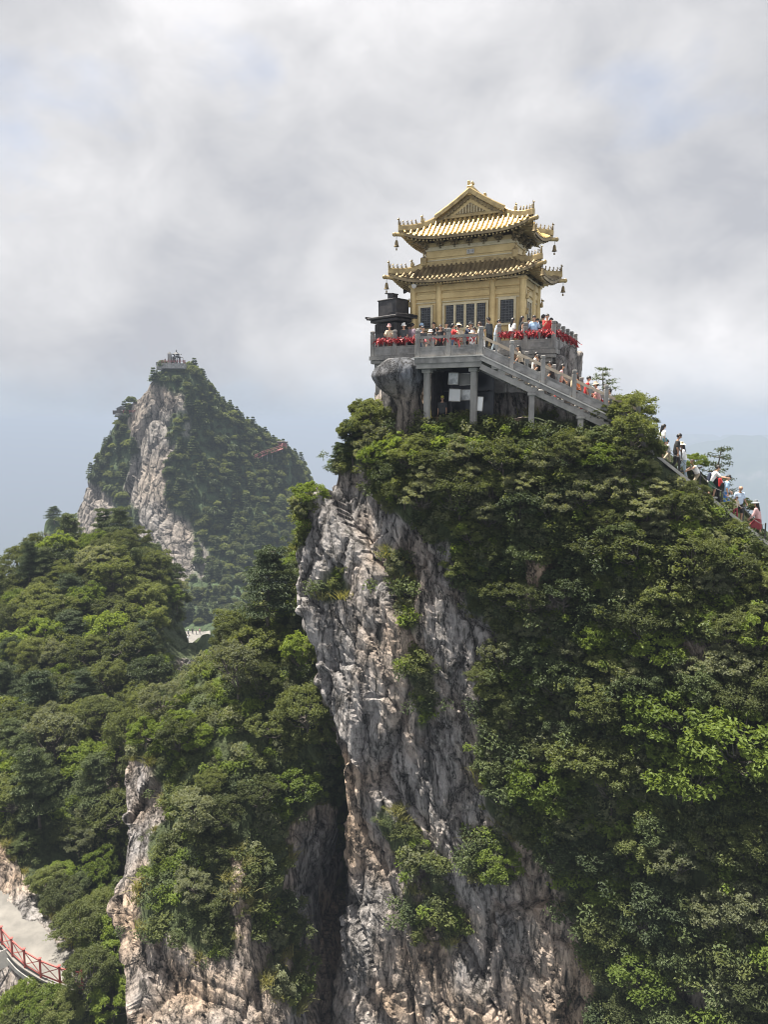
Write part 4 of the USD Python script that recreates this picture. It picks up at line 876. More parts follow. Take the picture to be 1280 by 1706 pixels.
# ---------------------------------------------------------------- terrace, landing, stairs
def rail_run(name, label, p0, p1, n_post, z_off=(0.0, 0.0), posts='both', base=None, panel_h=0.46, rail_z=0.92, m=None, rail_m=None, group=None, post_h=1.4):
    """stone balustrade from p0 to p1 (world points on the floor), evenly spaced posts"""
    p0, p1 = np.array(p0, float), np.array(p1, float); m = m or M_STONE
    d = p1 - p0; hd = math.atan2(d[1], d[0]); t = thing(name, label, 'balustrade', p0, 0, group)
    P = [p0 + d * k / (n_post - 1) - p0 for k in range(n_post)]
    for k, q in enumerate(P):
        if (k == 0 and posts == 'end') or (k == n_post - 1 and posts == 'start'): continue
        obj('post', cat_([bevelbox(0.21, 0.21, post_h - 0.2, 0.025, q + [0, 0, (post_h - 0.2) / 2], hd), bevelbox(0.17, 0.17, 0.05, 0.01, q + [0, 0, post_h - 0.18], hd), bevelbox(0.21, 0.21, 0.16, 0.03, q + [0, 0, post_h - 0.08], hd)]), m, t)
    for k in range(n_post - 1):
        a, b = P[k], P[k + 1]; e = (b - a) / np.linalg.norm(b - a); a2, b2 = a + e * 0.10, b - e * 0.10
        sheet = lambda z0, z1, w: bar(a2 + [0, 0, (z0 + z1) / 2], b2 + [0, 0, (z0 + z1) / 2], w, z1 - z0)
        pn = obj('panel', sheet(0.02, panel_h, 0.10), m, t)
        a3, b3 = a + e * 0.24, b - e * 0.24
        obj('panel_relief', bar(a3 + [0, 0, 0.24], b3 + [0, 0, 0.24], 0.13, 0.24), M_STONE_D, pn)
        obj('panel_cap', bar(a2 + [0, 0, panel_h + .03], b2 + [0, 0, panel_h + .03], 0.14, 0.06), m, pn)
        obj('handrail', bar(a2 + [0, 0, rail_z], b2 + [0, 0, rail_z], 0.14, 0.13), rail_m or m, t)
        c = (a + b) / 2
        obj('vase', T(lathe([(0, 0), (0.07, 0), (0.045, 0.1), (0.10, 0.22), (0.13, 0.34), (0, 0.34)], 10), c + [0, 0, panel_h + 0.06]), m, t, smooth=40)
    return t
terr = thing('stone_terrace', 'stone terrace carrying the golden temple, with a moulded edge', 'terrace', TC, YAW)
TX0, TX1, TY0, TY1 = -5.2, 5.3, -3.25, 3.2
obj('deck', box(TX1 - TX0, TY1 - TY0, 0.22, ((TX0 + TX1) / 2, (TY0 + TY1) / 2, -0.11)), M_STONE, terr)
for k, (o, h, z, mm) in enumerate(((-0.06, 0.2, -0.32, M_STONE_D), (-0.22, 0.22, -0.53, M_STONE_D))):
    obj('edge_moulding', bevelbox(TX1 - TX0 + 2 * o, TY1 - TY0 + 2 * o, h, 0.03, ((TX0 + TX1) / 2, (TY0 + TY1) / 2, z)), mm, terr)
for x in np.arange(TX0 + 0.35, -1.6, 0.62): obj('corbel', bevelbox(0.3, 0.7, 0.42, 0.04, (x, TY0 + 0.55, -0.85)), M_STONE_D, terr)
for i, x in enumerate(np.linspace(-4.2, 3.6, 5)): obj('retaining_block', bevelbox(1.94, 0.5, 1.5, 0.05, (x, TY0 + 0.95 + 0.02 * (i % 2), -1.4)), M_STONE_D, terr)
obj('right_wall', bevelbox(0.5, 5.2, 1.2, 0.05, (TX1 - 0.45, -0.1, -1.24)), M_STONE_L, terr)
def wl(X, Y, Z=0.0): return loc2w(X, Y, Z)
rail_run('terrace_balustrade', 'left front stone balustrade of the temple terrace behind red ribbons', wl(-5.05, -3.1), wl(-0.85, -3.1), 4)
rail_run('terrace_balustrade', 'right front stone balustrade of the terrace above the stairs, tied with red ribbons', wl(2.3, -3.1), wl(5.15, -3.1), 3)
rail_run('terrace_balustrade', 'short receding stone balustrade on the right side of the terrace', wl(5.15, -3.1), wl(5.15, 2.9), 6, posts='end')
rail_run('terrace_balustrade', 'stone balustrade on the left side of the terrace, with its dark end post', wl(-5.05, -3.1), wl(-5.05, 2.9), 5, posts='end')
# landing in front, 0.4 m lower
LZ = -0.54
lan = thing('stair_landing', 'concrete landing on columns in front of the temple terrace', 'landing', TC, YAW)
LX0, LX1, LY0, LY1 = -0.98, 2.55, -6.72, -3.26
obj('slab', box(LX1 - LX0, LY1 - LY0, 0.26, ((LX0 + LX1) / 2, (LY0 + LY1) / 2, LZ - 0.13)), M_STONE, lan)
obj('edge_beam', cat_([box(LX1 - LX0 - 0.12, 0.3, 0.24, ((LX0 + LX1) / 2, LY0 + 0.24, LZ - 0.382)), box(0.3, LY1 - LY0 - 0.5, 0.24, (LX0 + 0.24, (LY0 + LY1) / 2 + 0.2, LZ - 0.384))]), M_CONC, lan)
obj('edge_cap', cat_([box(LX1 - LX0 + 0.1, 0.16, 0.06, ((LX0 + LX1) / 2, LY0 + 0.03, LZ + 0.032))]), M_STONE_L, lan)
for i in range(3): obj('step', bevelbox(3.2, 0.32, LZ * -1 / 3 - 0.01, 0.015, (0.75, LY1 - 0.16 - 0.3 * (2 - i) + 0.16, LZ + (i + 0.5) * 0.18)), M_STONE_L, lan)
rail_run('landing_balustrade', 'stone balustrade on the front of the landing up to the stair head', wl(LX0 + 0.13, LY0 + 0.14, LZ), wl(LX1 - 0.12, LY0 + 0.14, LZ), 3, rail_z=1.0, panel_h=0.5)
rail_run('landing_balustrade', 'short stone balustrade on the left end of the landing', wl(LX0 + 0.13, LY0 + 0.14, LZ), wl(LX0 + 0.13, LY1 - 0.1, LZ), 3, posts='end')
# upper stairs
SH = wl(LX1 - 0.12, LY0 + 0.14, LZ)                                   # head of the near rail
E = np.array([0.985, -0.17, 0.0]); E /= np.linalg.norm(E); NB = np.array([-E[1], E[0], 0.0])
DROP = 0.42; SLOPE = 0.478; N_ST = 24; TR = 0.31; SW = 1.75
st = thing('stone_staircase', 'straight stone staircase descending right from the landing, on concrete columns', 'staircase')
ang = math.atan2(E[1], E[0])
for i in range(N_ST):
    c = SH + E * (0.22 + TR * (i + 0.5)) + NB * (SW / 2) - [0, 0, TR * SLOPE * (i + 0.5) + DROP * min(1, i / 3)]
    obj('step', bevelbox(TR + 0.04, SW, 0.3, 0.012, c - [0, 0, 0.12], ang), M_STONE_L if i % 3 else M_STONE, st)
L_ = TR * N_ST + 0.3; dn = E - np.array([0, 0, SLOPE])
for off, nm in ((-0.10, 'stringer'), (SW + 0.1, 'stringer')):
    a, b = SH + NB * off, SH + NB * off + dn * L_
    obj(nm, bar(a + [0, 0, -0.10], b + [0, 0, -0.10], 0.2, 0.2), M_STONE, st)
    obj('stringer_cap', bar(a + [0, 0, 0.035], b + [0, 0, 0.035], 0.28, 0.06), M_STONE_L, st)
    obj('support_beam', bar(a + NB * (0.12 if off < 0 else -0.12) + [0, 0, -0.5], b + NB * (0.12 if off < 0 else -0.12) + [0, 0, -0.5], 0.24, 0.26), M_CONC, st)
rail_run('stair_balustrade', 'near stone balustrade running down the upper stairs, with pale worn handrail', SH, SH + dn * 7.35, 6, rail_m=mat('worn_handrail', (0.34, 0.27, 0.20), (0.46, 0.38, 0.29), 3.0, 0.7, bump=0.2), posts='end')
fr = SH + NB * SW
rail_run('stair_balustrade', 'far stone balustrade of the upper stairs, mostly hidden behind the people', fr + dn * 2.2, fr + dn * 7.6, 5)
def pillar(par, px, py0, y, ztop, w=0.3, d=0.3, zb=-2.6):
    p = at(px, py0, y); h = ztop - zb
    obj('column', cat_([bevelbox(w, d, h, 0.03, (p[0], p[1], (ztop + zb) / 2), YAW if par is lan else ang), bevelbox(w + 0.16, d + 0.16, 0.22, 0.04, (p[0], p[1], ztop - 0.11), YAW if par is lan else ang)]), M_CONC, par)
for px, y, zt in ((712, 37.0, 2.70), (790, 35.95, 2.70)):
    p = at(px, 640, y) - TC; c, s = math.cos(-YAW), math.sin(-YAW); q = (p[0] * c - p[1] * s, p[0] * s + p[1] * c)
    h = 5.2; zt = zt - TC[2]
    obj('column', cat_([bevelbox(0.3, 0.3, h, 0.03, (q[0], q[1], zt - h / 2)), bevelbox(0.46, 0.46, 0.2, 0.04, (q[0], q[1], zt - 0.10))]), M_CONC, lan)
for s_ in (2.45, 4.75):
    q = SH + dn * s_ + NB * 0.02; zt = q[2] - 0.63; h = 3.0
    obj('column', cat_([bevelbox(0.28, 0.28, h, 0.03, (q[0], q[1], zt - h / 2), ang), bevelbox(0.42, 0.42, 0.18, 0.04, (q[0], q[1], zt - 0.02), ang)]), M_CONC, st)

# sculpted boulder under the left of the terrace, upright stones at its right end
def rock_lump(rings, yc, ry, seed, amp=0.16, n=40, cap=True):
    """rings: (py, px_left, px_right) at depth yc, from the top down; ry: depth half size for each"""
    rows = []
    P = [(at((l + r) / 2, py, yc), (at(r, py, yc) - at(l, py, yc))[0] / 2) for py, l, r in rings]
    u = np.linspace(0, len(P) - 1, 44); C = PchipInterpolator(np.arange(len(P)), [p[0] for p in P])(u); RX = PchipInterpolator(np.arange(len(P)), [p[1] for p in P])(u); RY = PchipInterpolator(np.arange(len(P)), ry)(u)
    th = np.linspace(0, 2 * np.pi, n + 1)
    g = np.stack([C[:, None, 0] + RX[:, None] * np.cos(th), C[:, None, 1] + RY[:, None] * np.sin(th), C[:, None, 2] + 0 * th], -1)
    o = g - C[:, None]; o /= np.maximum(np.linalg.norm(o, axis=2, keepdims=True), 1e-6)
    th_n = np.stack([np.cos(th), np.sin(th)], -1)[None] * 2.0 + 0 * g[..., :2]
    q = np.concatenate([th_n, g[..., 2:] * 0.9], -1)
    d = amp * (ridged(q * 1.3 + seed, seed, 4) - 0.5) * 2 + amp * 0.4 * (ridged(q * np.array([5, 5, 1.2]), seed + 4, 3) - 0.5)
    g = g + o * d[..., None]; g[:, -1] = g[:, 0]
    v = g.reshape(-1, 3); f = grid_faces(*g.shape[:2])[:, ::-1]
    c0 = len(v); v = np.vstack([v, g[0].mean(0) + [0, 0, 0.05]]); f = np.vstack([f, [(c0, k, k + 1) for k in range(n)]])
    return v, f
M_BOULD = rock_material('boulder_rock', (0.20, 0.20, 0.205), (0.12, 0.12, 0.122), (0.045, 0.045, 0.046), sc=1.3, tilt=-0.15)
obj('sculpted_boulder', rock_lump([(597, 652, 696), (602, 642, 702), (612, 630, 705), (626, 622, 706), (640, 628, 706), (652, 640, 703), (664, 657, 699), (678, 664, 703), (695, 664, 708), (715, 660, 712), (740, 655, 716)], 38.0, [0.3, 0.8, 1.2, 1.35, 1.2, 1.0, 0.8, 0.8, 0.9, 1.0, 1.1], 4, 0.13), M_BOULD, smooth=True, label='big mushroom shaped grey boulder bearing the left end of the terrace', cat='boulder')
obj('stone_pier', rock_lump([(618, 636, 668), (640, 640, 668), (670, 640, 668), (705, 636, 672)], 39.6, [0.7, 0.6, 0.6, 0.8], 9, 0.08), M_BOULD, smooth=True, label='stout dark stone pier in the shade behind the mushroom shaped boulder', cat='pier')
for k, (rg, y, ry, lab_) in enumerate([([(576, 944, 954), (582, 936, 958), (596, 934, 961), (612, 934, 960), (630, 938, 962), (655, 938, 966)], 38.4, [0.1, .4, .5, .5, .5, .6], 'upright grey stone at the right end of the terrace, tallest of three'),
                                    ([(592, 928, 938), (598, 920, 942), (612, 916, 944), (630, 918, 944), (655, 918, 946)], 37.9, [0.1, .35, .45, .45, .5], 'rounded grey stone left of the tallest stone by the stairs'),
                                    ([(586, 962, 968), (594, 954, 970), (612, 950, 968), (632, 950, 966), (655, 950, 968)], 39.0, [0.1, .35, .4, .4, .5], 'narrow grey stone right of the tallest stone, against the sky')]):
    obj('standing_stone', rock_lump(rg, y, ry, 20 + k, 0.08), M_ROCK, smooth=True, label=lab_, cat='stone', group='standing stones right of the terrace')

# iron incense pavilion at the left end
ip = thing('incense_furnace', 'dark iron incense furnace with flat roof and chimney at the terrace\'s left end', 'incense furnace', wl(-4.3, -1.8), YAW - 0.35)
obj('furnace_body', cat_([bevelbox(1.7, 1.5, 1.9, 0.04, (0, 0, 0.95))] + [box(0.06, 0.06, 0.5, (x, -0.76, 1.62)) for x in np.linspace(-0.75, 0.75, 11)]), M_IRON, ip)
obj('opening', box(0.62, 0.02, 0.5, (0.45, -0.765, 1.35)), M_PANE, ip)
obj('flat_roof', cat_([bevelbox(2.5, 2.1, 0.12, 0.03, (0, 0, 2.2)), bevelbox(2.1, 1.8, 0.16, 0.03, (0, 0, 2.04))] + [T(tube([(0, -1.1, 0), (0.0, 0, 0.05), (0, 1.1, 0)], 0.06, 6), (k * 1.22, 0, 2.27)) for k in (-1, 1)]), M_IRON, ip)
obj('smoke_box', cat_([bevelbox(1.42, 1.1, 0.92, 0.03, (-0.05, 0, 2.74)), box(0.5, 0.02, 0.55, (0.3, -0.56, 2.75)), bevelbox(1.5, 1.18, 0.07, 0.02, (-0.05, 0, 3.22))]), M_IRON, ip)
obj('chimney', cat_([bevelbox(0.44, 0.44, 0.36, 0.03, (-0.12, 0, 3.42)), T(trimesh.creation.box((0.6, 0.5, 0.06)), (-0.2, 0, 3.62), ry=0.12)]), M_IRON, ip)

# booth under the landing
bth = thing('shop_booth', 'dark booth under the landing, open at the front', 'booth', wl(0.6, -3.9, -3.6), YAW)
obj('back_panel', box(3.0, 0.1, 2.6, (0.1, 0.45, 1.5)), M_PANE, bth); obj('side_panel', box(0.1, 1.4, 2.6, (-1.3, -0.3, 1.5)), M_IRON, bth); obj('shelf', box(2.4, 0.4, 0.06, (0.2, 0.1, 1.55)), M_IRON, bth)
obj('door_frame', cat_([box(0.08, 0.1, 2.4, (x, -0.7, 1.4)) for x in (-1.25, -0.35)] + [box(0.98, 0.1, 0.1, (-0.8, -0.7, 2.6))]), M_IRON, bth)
M_POSTER = mat('faded_poster', (0.78, 0.78, 0.78), (0.36, 0.37, 0.38), 1.9, 0.6, contrast=(0.46, 0.62), detail=8.0)
for px0, py0, px1, py1, tilt, mm, lb in ((748, 622, 763, 640, 0.04, M_POSTER, 'upper left white picture board in the booth under the landing'), (766, 623, 787, 641, -0.03, M_CONC, 'upper right grey picture board in the booth under the landing'), (749, 649, 767, 668, 0.05, M_WHITE, 'lower left white notice board in the booth under the landing'), (768, 650, 786, 666, 0.0, M_POSTER, 'lower right white picture board in the booth under the landing'), (796, 662, 804, 684, 0.08, M_WHITE, 'tall narrow white board standing right of the landing\'s right column')):
    a, b = at(px0, py1, 37.4 if px0 < 790 else 35.9), at(px1, py0, 37.4 if px0 < 790 else 35.9); c = (a + b) / 2
    bt_ = thing('display_board', lb, 'board', c, YAW, 'white boards under the landing'); w_, h_ = abs(b[0] - a[0]) * 1.06, abs(b[2] - a[2])
    obj('sheet', T(bevelbox(w_, 0.04, h_, 0.008), ry=tilt), mm, bt_); obj('frame', T(cat_([box(w_ + 0.05, 0.03, 0.03, (0, 0.008, k * (h_ / 2 + 0.016))) for k in (-1, 1)] + [box(0.03, 0.03, h_, (k * (w_ / 2 + 0.016), 0.008, 0)) for k in (-1, 1)]), ry=tilt), M_STONE_L, bt_)

# red prayer ribbons tied along the rails: too many to count, one object for each rail
def ribbons(label, p0, p1, n, z=0.92, spread=0.13, hang=0.25, seed=0, tails=0.25):
    rng = np.random.default_rng(seed); p0, p1 = np.array(p0), np.array(p1); k = rng.random(n)
    c = p0 + (p1 - p0) * k[:, None] + rng.normal(size=(n, 3)) * [0.05, 0.05, 0.05] + [0, 0, z]
    V, Fc = [], []
    for i in range(n):
        L = hang * rng.uniform(0.4, 1.2) * (1.6 if rng.random() < tails * 0.4 else 1.0); w = rng.uniform(0.012, 0.03); d = unit(rng, 1)[0]; d[2] = -abs(d[2]) - 0.6; d /= np.linalg.norm(d); s = np.cross(d, rng.normal(size=3)); s /= np.linalg.norm(s)
        a = c[i] + [rng.normal() * spread * 0.4, rng.normal() * spread * 0.5, 0]; q = [a - s * w, a + s * w, a + d * L * .5 + s * w + rng.normal(size=3) * .03, a + d * L * .5 - s * w, a + d * L + s * w * .6 + rng.normal(size=3) * .05, a + d * L - s * w]
        V += q; b = 6 * i; Fc += [(b, b + 1, b + 2), (b, b + 2, b + 3), (b + 3, b + 2, b + 4), (b + 3, b + 4, b + 5)]
    return obj('prayer_ribbons', (np.array(V), np.array(Fc)), M_RED, label=label, cat='ribbons', kind='stuff')
ribbons('thick red ribbons tied along the left front rail of the terrace', wl(-4.8, -3.12), wl(-1.9, -3.12), 620, seed=1)
ribbons('red ribbons tied to the rail between the terrace and the landing', wl(-1.9, -3.12), wl(-0.9, -3.12), 140, seed=2)
ribbons('few red ribbons on the handrail of the landing', wl(-0.8, -6.58, LZ), wl(2.3, -6.58, LZ), 70, seed=3, hang=0.2)
ribbons('dense red ribbons tied along the right front rail above the stairs', wl(2.35, -3.12), wl(5.1, -3.12), 620, seed=4)
ribbons('dense red ribbons on the receding rail at the right end of the terrace', wl(5.17, -3.0), wl(5.17, 2.8), 420, seed=5, z=0.94, hang=0.30)
ribbons('red ribbons low on the far side of the upper stairs', fr + dn * 5.2, fr + dn * 7.2, 150, seed=6, z=0.8, hang=0.5)

# ---------------------------------------------------------------- the lower stairs
Q0, Q1 = at(1050, 724, 34.4), at(1300, 922, 32.9)
qd = Q1 - Q0; E2 = np.array([qd[0], qd[1], 0]); LH = np.linalg.norm(E2); E2 /= LH; N2 = np.array([-E2[1], E2[0], 0]); SL2 = -qd[2] / LH; ang2 = math.atan2(E2[1], E2[0])
ls = thing('rock_stairs', 'steep stone steps descending to the right edge along the ridge', 'stairs')
NS2 = 30; T2 = LH / NS2; W2 = 1.15
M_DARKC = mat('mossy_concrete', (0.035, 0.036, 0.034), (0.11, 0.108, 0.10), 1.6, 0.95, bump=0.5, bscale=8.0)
for i in range(NS2):
    c = Q0 + E2 * T2 * (i + 0.5) + N2 * (0.15 + W2 / 2) - [0, 0, SL2 * T2 * (i + 0.5) - 0.08]
    obj('step', bevelbox(T2 + 0.05, W2, 0.34, 0.015, c - [0, 0, 0.30], ang2), M_STONE_L if i % 2 else M_STONE, ls)
for off, nm in ((0.06, 'kerb'), (W2 + 0.24, 'kerb')):
    for i in range(8):
        a, b = Q0 + N2 * off + qd * (i + 0.006) / 8, Q0 + N2 * off + qd * (i + 0.994) / 8
        obj(nm, bar(a + [0, 0, 0.02], b + [0, 0, 0.02], 0.15, 0.13), M_STONE_L, ls)
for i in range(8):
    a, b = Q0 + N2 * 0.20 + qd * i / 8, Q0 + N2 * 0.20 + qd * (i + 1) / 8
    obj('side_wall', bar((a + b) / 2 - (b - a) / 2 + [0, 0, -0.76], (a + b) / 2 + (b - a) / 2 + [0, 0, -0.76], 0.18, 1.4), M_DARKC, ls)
for off, lb, hh in ((0.02, 'thin near rope rail on iron posts along the lower stairs', 0.75), (W2 + 0.3, 'thin far rope rail on iron posts along the lower stairs', 0.95)):
    rp = thing('rope_rail', lb, 'railing'); K = 7
    tops = [Q0 + N2 * off + qd * (k + 0.3) / K for k in range(K)]
    for q in tops: obj('post', T(trimesh.creation.cylinder(0.03, hh + 0.1, sections=8), q + [0, 0, hh / 2 + 0.05]), M_IRON, rp)
    for a, b in zip(tops[:-1], tops[1:]):
        u = np.linspace(0, 1, 7)[:, None]; obj('rope', tube(a + (b - a) * u + np.array([0, 0, 1.0]) * (hh - 0.28 * (4 * u * (1 - u)) * 0.5), 0.014, 5), M_STONE_D, rp)
# ---------------------------------------------------------------- the cliff path at the lower left
M_PATH = mat('path_concrete', (0.10, 0.096, 0.09), (0.19, 0.18, 0.165), 0.55, 0.9, bump=0.3, bscale=9.0, detail=9.0)
M_REDP = mat('red_paint', (0.25, 0.05, 0.045), (0.36, 0.085, 0.07), 3.0, 0.7, bump=0.2)
PZ = -28.8
outer = [onz(px, py, PZ) for px, py in ((-130,1490),(-60,1530),(0,1572),(35,1609),(85,1638),(120,1648),(145,1652),(165,1652))]
inner = [onz(px, py, PZ) for px, py in ((178,1595),(140,1592),(100,1578),(60,1530),(20,1470),(-30,1420),(-130,1400))]
oc = PchipInterpolator(np.arange(len(outer)), outer)(np.linspace(0, len(outer) - 1, 60)); oc[:, 2] = PZ
poly = [(p[0], p[1]) for p in oc] + [(p[0], p[1]) for p in inner]
path = thing('cliff_path', 'pale concrete path curving round the cliff at the lower left', 'path', kind='structure')
obj('deck', prism(poly, 0.22, PZ - 0.22), M_PATH, path)
obj('edge', cat_([bar(a + [0, 0, 0.05], b + [0, 0, 0.05], 0.2, 0.1) for a, b in zip(oc[:-1], oc[1:])]), M_PATH, path)
obj('edge_beam', cat_([bar(a + [0, 0, -0.36], b + [0, 0, -0.36], 0.25, 0.26) for a, b in zip(oc[:-1], oc[1:])]), M_CONC, path)
arc = np.concatenate([[0], np.cumsum(np.linalg.norm(np.diff(oc, axis=0), axis=1))])
along = lambda s: np.array([np.interp(s, arc, oc[:, j]) for j in range(3)])
rl = thing('red_railing', 'red painted railing with slanting bars along the outer edge of the cliff path', 'railing')
PS = np.arange(0.4, arc[-1] - 0.2, 1.35)
for s_ in PS:
    q = along(s_); obj('post', cat_([bevelbox(0.09, 0.09, 1.1, 0.015, q + [0, 0, 0.6]), bevelbox(0.15, 0.15, 0.05, 0.01, q + [0, 0, 1.17])]), M_REDP, rl)
for s0, s1 in zip(PS[:-1], PS[1:]):
    a, b = along(s0), along(s1)
    for z, w in ((1.04, 0.06), (0.26, 0.05)): obj('rail', bar(a + [0, 0, z], b + [0, 0, z], w, w), M_REDP, rl)
    mid = (a + b) / 2
    for p0, p1 in ((a + [0, 0, 0.28], mid + [0, 0, 0.66]), (mid + [0, 0, 0.66], b + [0, 0, 0.28]), (a + [0, 0, 1.02], mid + [0, 0, 0.66]), (mid + [0, 0, 0.66], b + [0, 0, 1.02])):
        obj('slanting_bar', tube([p0, p1], 0.021, 6), M_REDP, rl)
for px, py in ((33, 1622), (50, 1632), (74, 1645), (10, 1600), (100, 1652)):
    q = onz(px, py, PZ) + np.array([0.1, 0.35, 0]); obj('support', T(trimesh.creation.cylinder(0.13, 3.6, sections=12), q + [0, 0, -2.2]), M_CONC, path, smooth=40)
q = onz(5, 1590, PZ) + np.array([-0.1, -0.2, -0.2])
sp = thing('metal_notice', 'flat grey metal plate fixed outside the red railing at the left edge', 'panel', q, 0.75)
obj('sheet', T(bevelbox(0.9, 0.05, 0.9, 0.01), rx=-0.35), M_STONE_L, sp); obj('bracket', tube([(0, 0.05, 0), (0, 0.35, 0.1)], 0.03, 6), M_IRON, sp)

# ---------------------------------------------------------------- the small plaza in the saddle
pz0 = at(315, 1068, 190.0)[2]
pl_poly = [onz(px, py, pz0)[:2] for px, py in ((291,1052),(350,1050),(352,1078),(338,1098),(318,1092),(298,1084),(290,1070))]
pz = thing('plaza', 'small pale plaza with visitors in the saddle below the far peak', 'plaza', kind='structure')
obj('paving', prism([tuple(p) for p in pl_poly], 1.2, pz0 - 1.2), M_PATH, pz)
obj('parapet', cat_([bar(np.append(a, pz0 + 0.3), np.append(b, pz0 + 0.3), 0.3, 0.6) for a, b in zip(pl_poly[2:5], pl_poly[3:6])]), M_STONE_L, pz)

# ---------------------------------------------------------------- pavilions and walkways of the far peak
M_DARKW = mat('dark_timber', (0.05, 0.045, 0.045), (0.10, 0.085, 0.08), 1.0, 0.8)
M_ROOFG = mat('grey_roof', (0.06, 0.065, 0.07), (0.12, 0.12, 0.125), 1.0, 0.8)
M_REDF = mat('faded_red_paint', (0.17, 0.055, 0.055), (0.25, 0.09, 0.085), 0.7, 0.8)
def far_rail(name, label, pts, post=1.0, h=1.15, mm=None):
    t = thing(name, label, 'railing'); pts = np.asarray(pts, float)
    for a, b in zip(pts[:-1], pts[1:]):
        n = max(2, int(np.linalg.norm(b - a) / post))
        for k in range(n): q = a + (b - a) * k / n; obj('post', box(0.2, 0.2, h, q + [0, 0, h / 2]), mm or M_REDF, t)
        for z in (h - 0.06, h * 0.5): obj('rail', bar(a + [0, 0, z], b + [0, 0, z], 0.14, 0.14), mm or M_REDF, t)
    return t
def hex_roof(r, h, n=6, up=0.3):
    prof, rows = np.linspace(0, 1, 6), []
    th = np.arange(n * 2 + 1) * math.pi / n
    for t in prof:
        rr = r * (1 - t) + 0.04
        k = np.where(np.arange(n * 2 + 1) % 2 == 0, 1.0, math.cos(math.pi / n))
        z = h * t ** 1.5 + np.where(np.arange(n * 2 + 1) % 2 == 0, up, 0) * (1 - t) ** 3
        rows.append(np.stack([rr * k * np.cos(th), rr * k * np.sin(th), z], -1))
    g = np.array(rows); return grid_mesh(g, True)
s0 = at(290, 606, 264.0)
PSC = 0.78
base = thing('summit_platform', 'grey stone platform on the very top of the far peak', 'platform', s0, scale=PSC)
obj('block', bevelbox(10.2, 5.0, 2.4, 0.15, (0, 0, -1.2)), M_STONE_D, base); obj('left_block', bevelbox(3.0, 4.0, 2.0, 0.15, (-6.2, 0, -1.9)), M_STONE_D, base)
pav = thing('summit_pavilion', 'tiny dark pavilion with two tiered pointed roof on the far peak', 'pavilion', s0 + [1.0, 0, 0], scale=PSC)
for k in range(6): obj('column', T(trimesh.creation.cylinder(0.2, 3.2, sections=8), (1.6 * math.cos(k * math.pi / 3), 1.6 * math.sin(k * math.pi / 3), 1.6)), M_DARKW, pav)
obj('lower_roof', T(trimesh.Trimesh(*hex_roof(2.9, 0.9)), (0.2, 0, 2.7)), M_ROOFG, pav)
obj('upper_columns', cat_([T(trimesh.creation.cylinder(0.16, 1.0, sections=8), (1.1 * math.cos(k * math.pi / 3), 1.1 * math.sin(k * math.pi / 3), 3.7)) for k in range(6)]), M_DARKW, pav)
obj('upper_roof', T(trimesh.Trimesh(*hex_roof(2.5, 1.5)), (0, 0, 4.0)), M_ROOFG, pav)
obj('finial', T(lathe([(0, 0), (0.3, 0.05), (0.2, 0.35), (0.32, 0.6), (0.12, 0.9), (0, 1.0)], 10), (0, 0, 5.4)), M_ROOFG, pav)
tw = thing('stone_tower', 'narrow dark stone tower joined to the left of the summit pavilion', 'tower', s0 + [-1.5, 0, 0], scale=PSC)
obj('shaft', bevelbox(1.5, 1.6, 4.6, 0.1, (0, 0, 2.3)), M_STONE_D, tw); obj('cap', T(trimesh.creation.cone(0.95, 0.9, sections=4), (0, 0, 4.6), math.pi / 4), M_ROOFG, tw)
far_rail('far_railing', 'dull red railing round the right of the summit platform', [s0 + [-3.8, -1.85, 0], s0 + [3.8, -1.85, 0], s0 + [3.8, 1.8, 0]])
far_rail('far_railing', 'railing on the lower left end of the summit platform', [s0 + [-5.9, -1.4, -0.7], s0 + [-3.9, -1.4, -0.7]], mm=M_DARKW)
lp = thing('lamp_post', 'little lamp post at the right end of the summit platform', 'lamp post', s0 + [3.6, -1.2, 0], scale=PSC)
obj('pole', T(trimesh.creation.cylinder(0.07, 2.6, sections=6), (0, 0, 1.3)), M_DARKW, lp); obj('lamp', T(trimesh.creation.icosphere(1, 0.2), (0, 0, 2.7)), M_STONE_L, lp)
h0 = at(205, 688, 260.0)
hs = thing('cliff_house', 'small hut with pitched roof on the left shoulder of the far peak', 'hut', h0, scale=0.72)
obj('wall', bevelbox(5.0, 3.6, 2.2, 0.05, (0, 0, 0.9)), M_DARKW, hs); obj('base', bevelbox(6.6, 4.2, 1.6, 0.1, (0.4, 0, -0.9)), M_STONE_D, hs)
obj('roof', trimesh.convex.convex_hull(np.array([(-2.9, -2.3, 2.0), (2.9, -2.3, 2.0), (-2.9, 2.3, 2.0), (2.9, 2.3, 2.0), (0, -2.1, 3.5), (0, 2.1, 3.5)])), M_ROOFG, hs)
obj('left_wing', bevelbox(2.2, 3.0, 2.0, 0.05, (-3.5, 0, 0.2)), M_DARKW, hs); obj('window', box(0.7, 0.04, 0.6, (0.3, -1.83, 1.2)), M_STONE_L, hs)
dk = thing('cliff_deck', 'narrow grey deck running from the hut to the rock rib', 'deck', h0 + [3.3, -0.8, -0.3], scale=0.72)
obj('floor', bevelbox(6.4, 2.0, 0.4, 0.04, (0, 0, 0)), M_STONE_D, dk); obj('support', bevelbox(5.0, 1.2, 2.4, 0.1, (0, 0.3, -1.4)), M_STONE_D, dk); obj('steps', cat_([bevelbox(0.9, 1.8, 1.0 + 0.7 * k, 0.04, (1.6 + 0.9 * k, 0, 0.2 + 0.35 * k)) for k in range(3)]), M_STONE_D, dk)
far_rail('far_railing', 'dull red railing along the deck beside the hut', [h0 + [0.6, -1.5, -0.2], h0 + [5.2, -1.5, -0.2]])
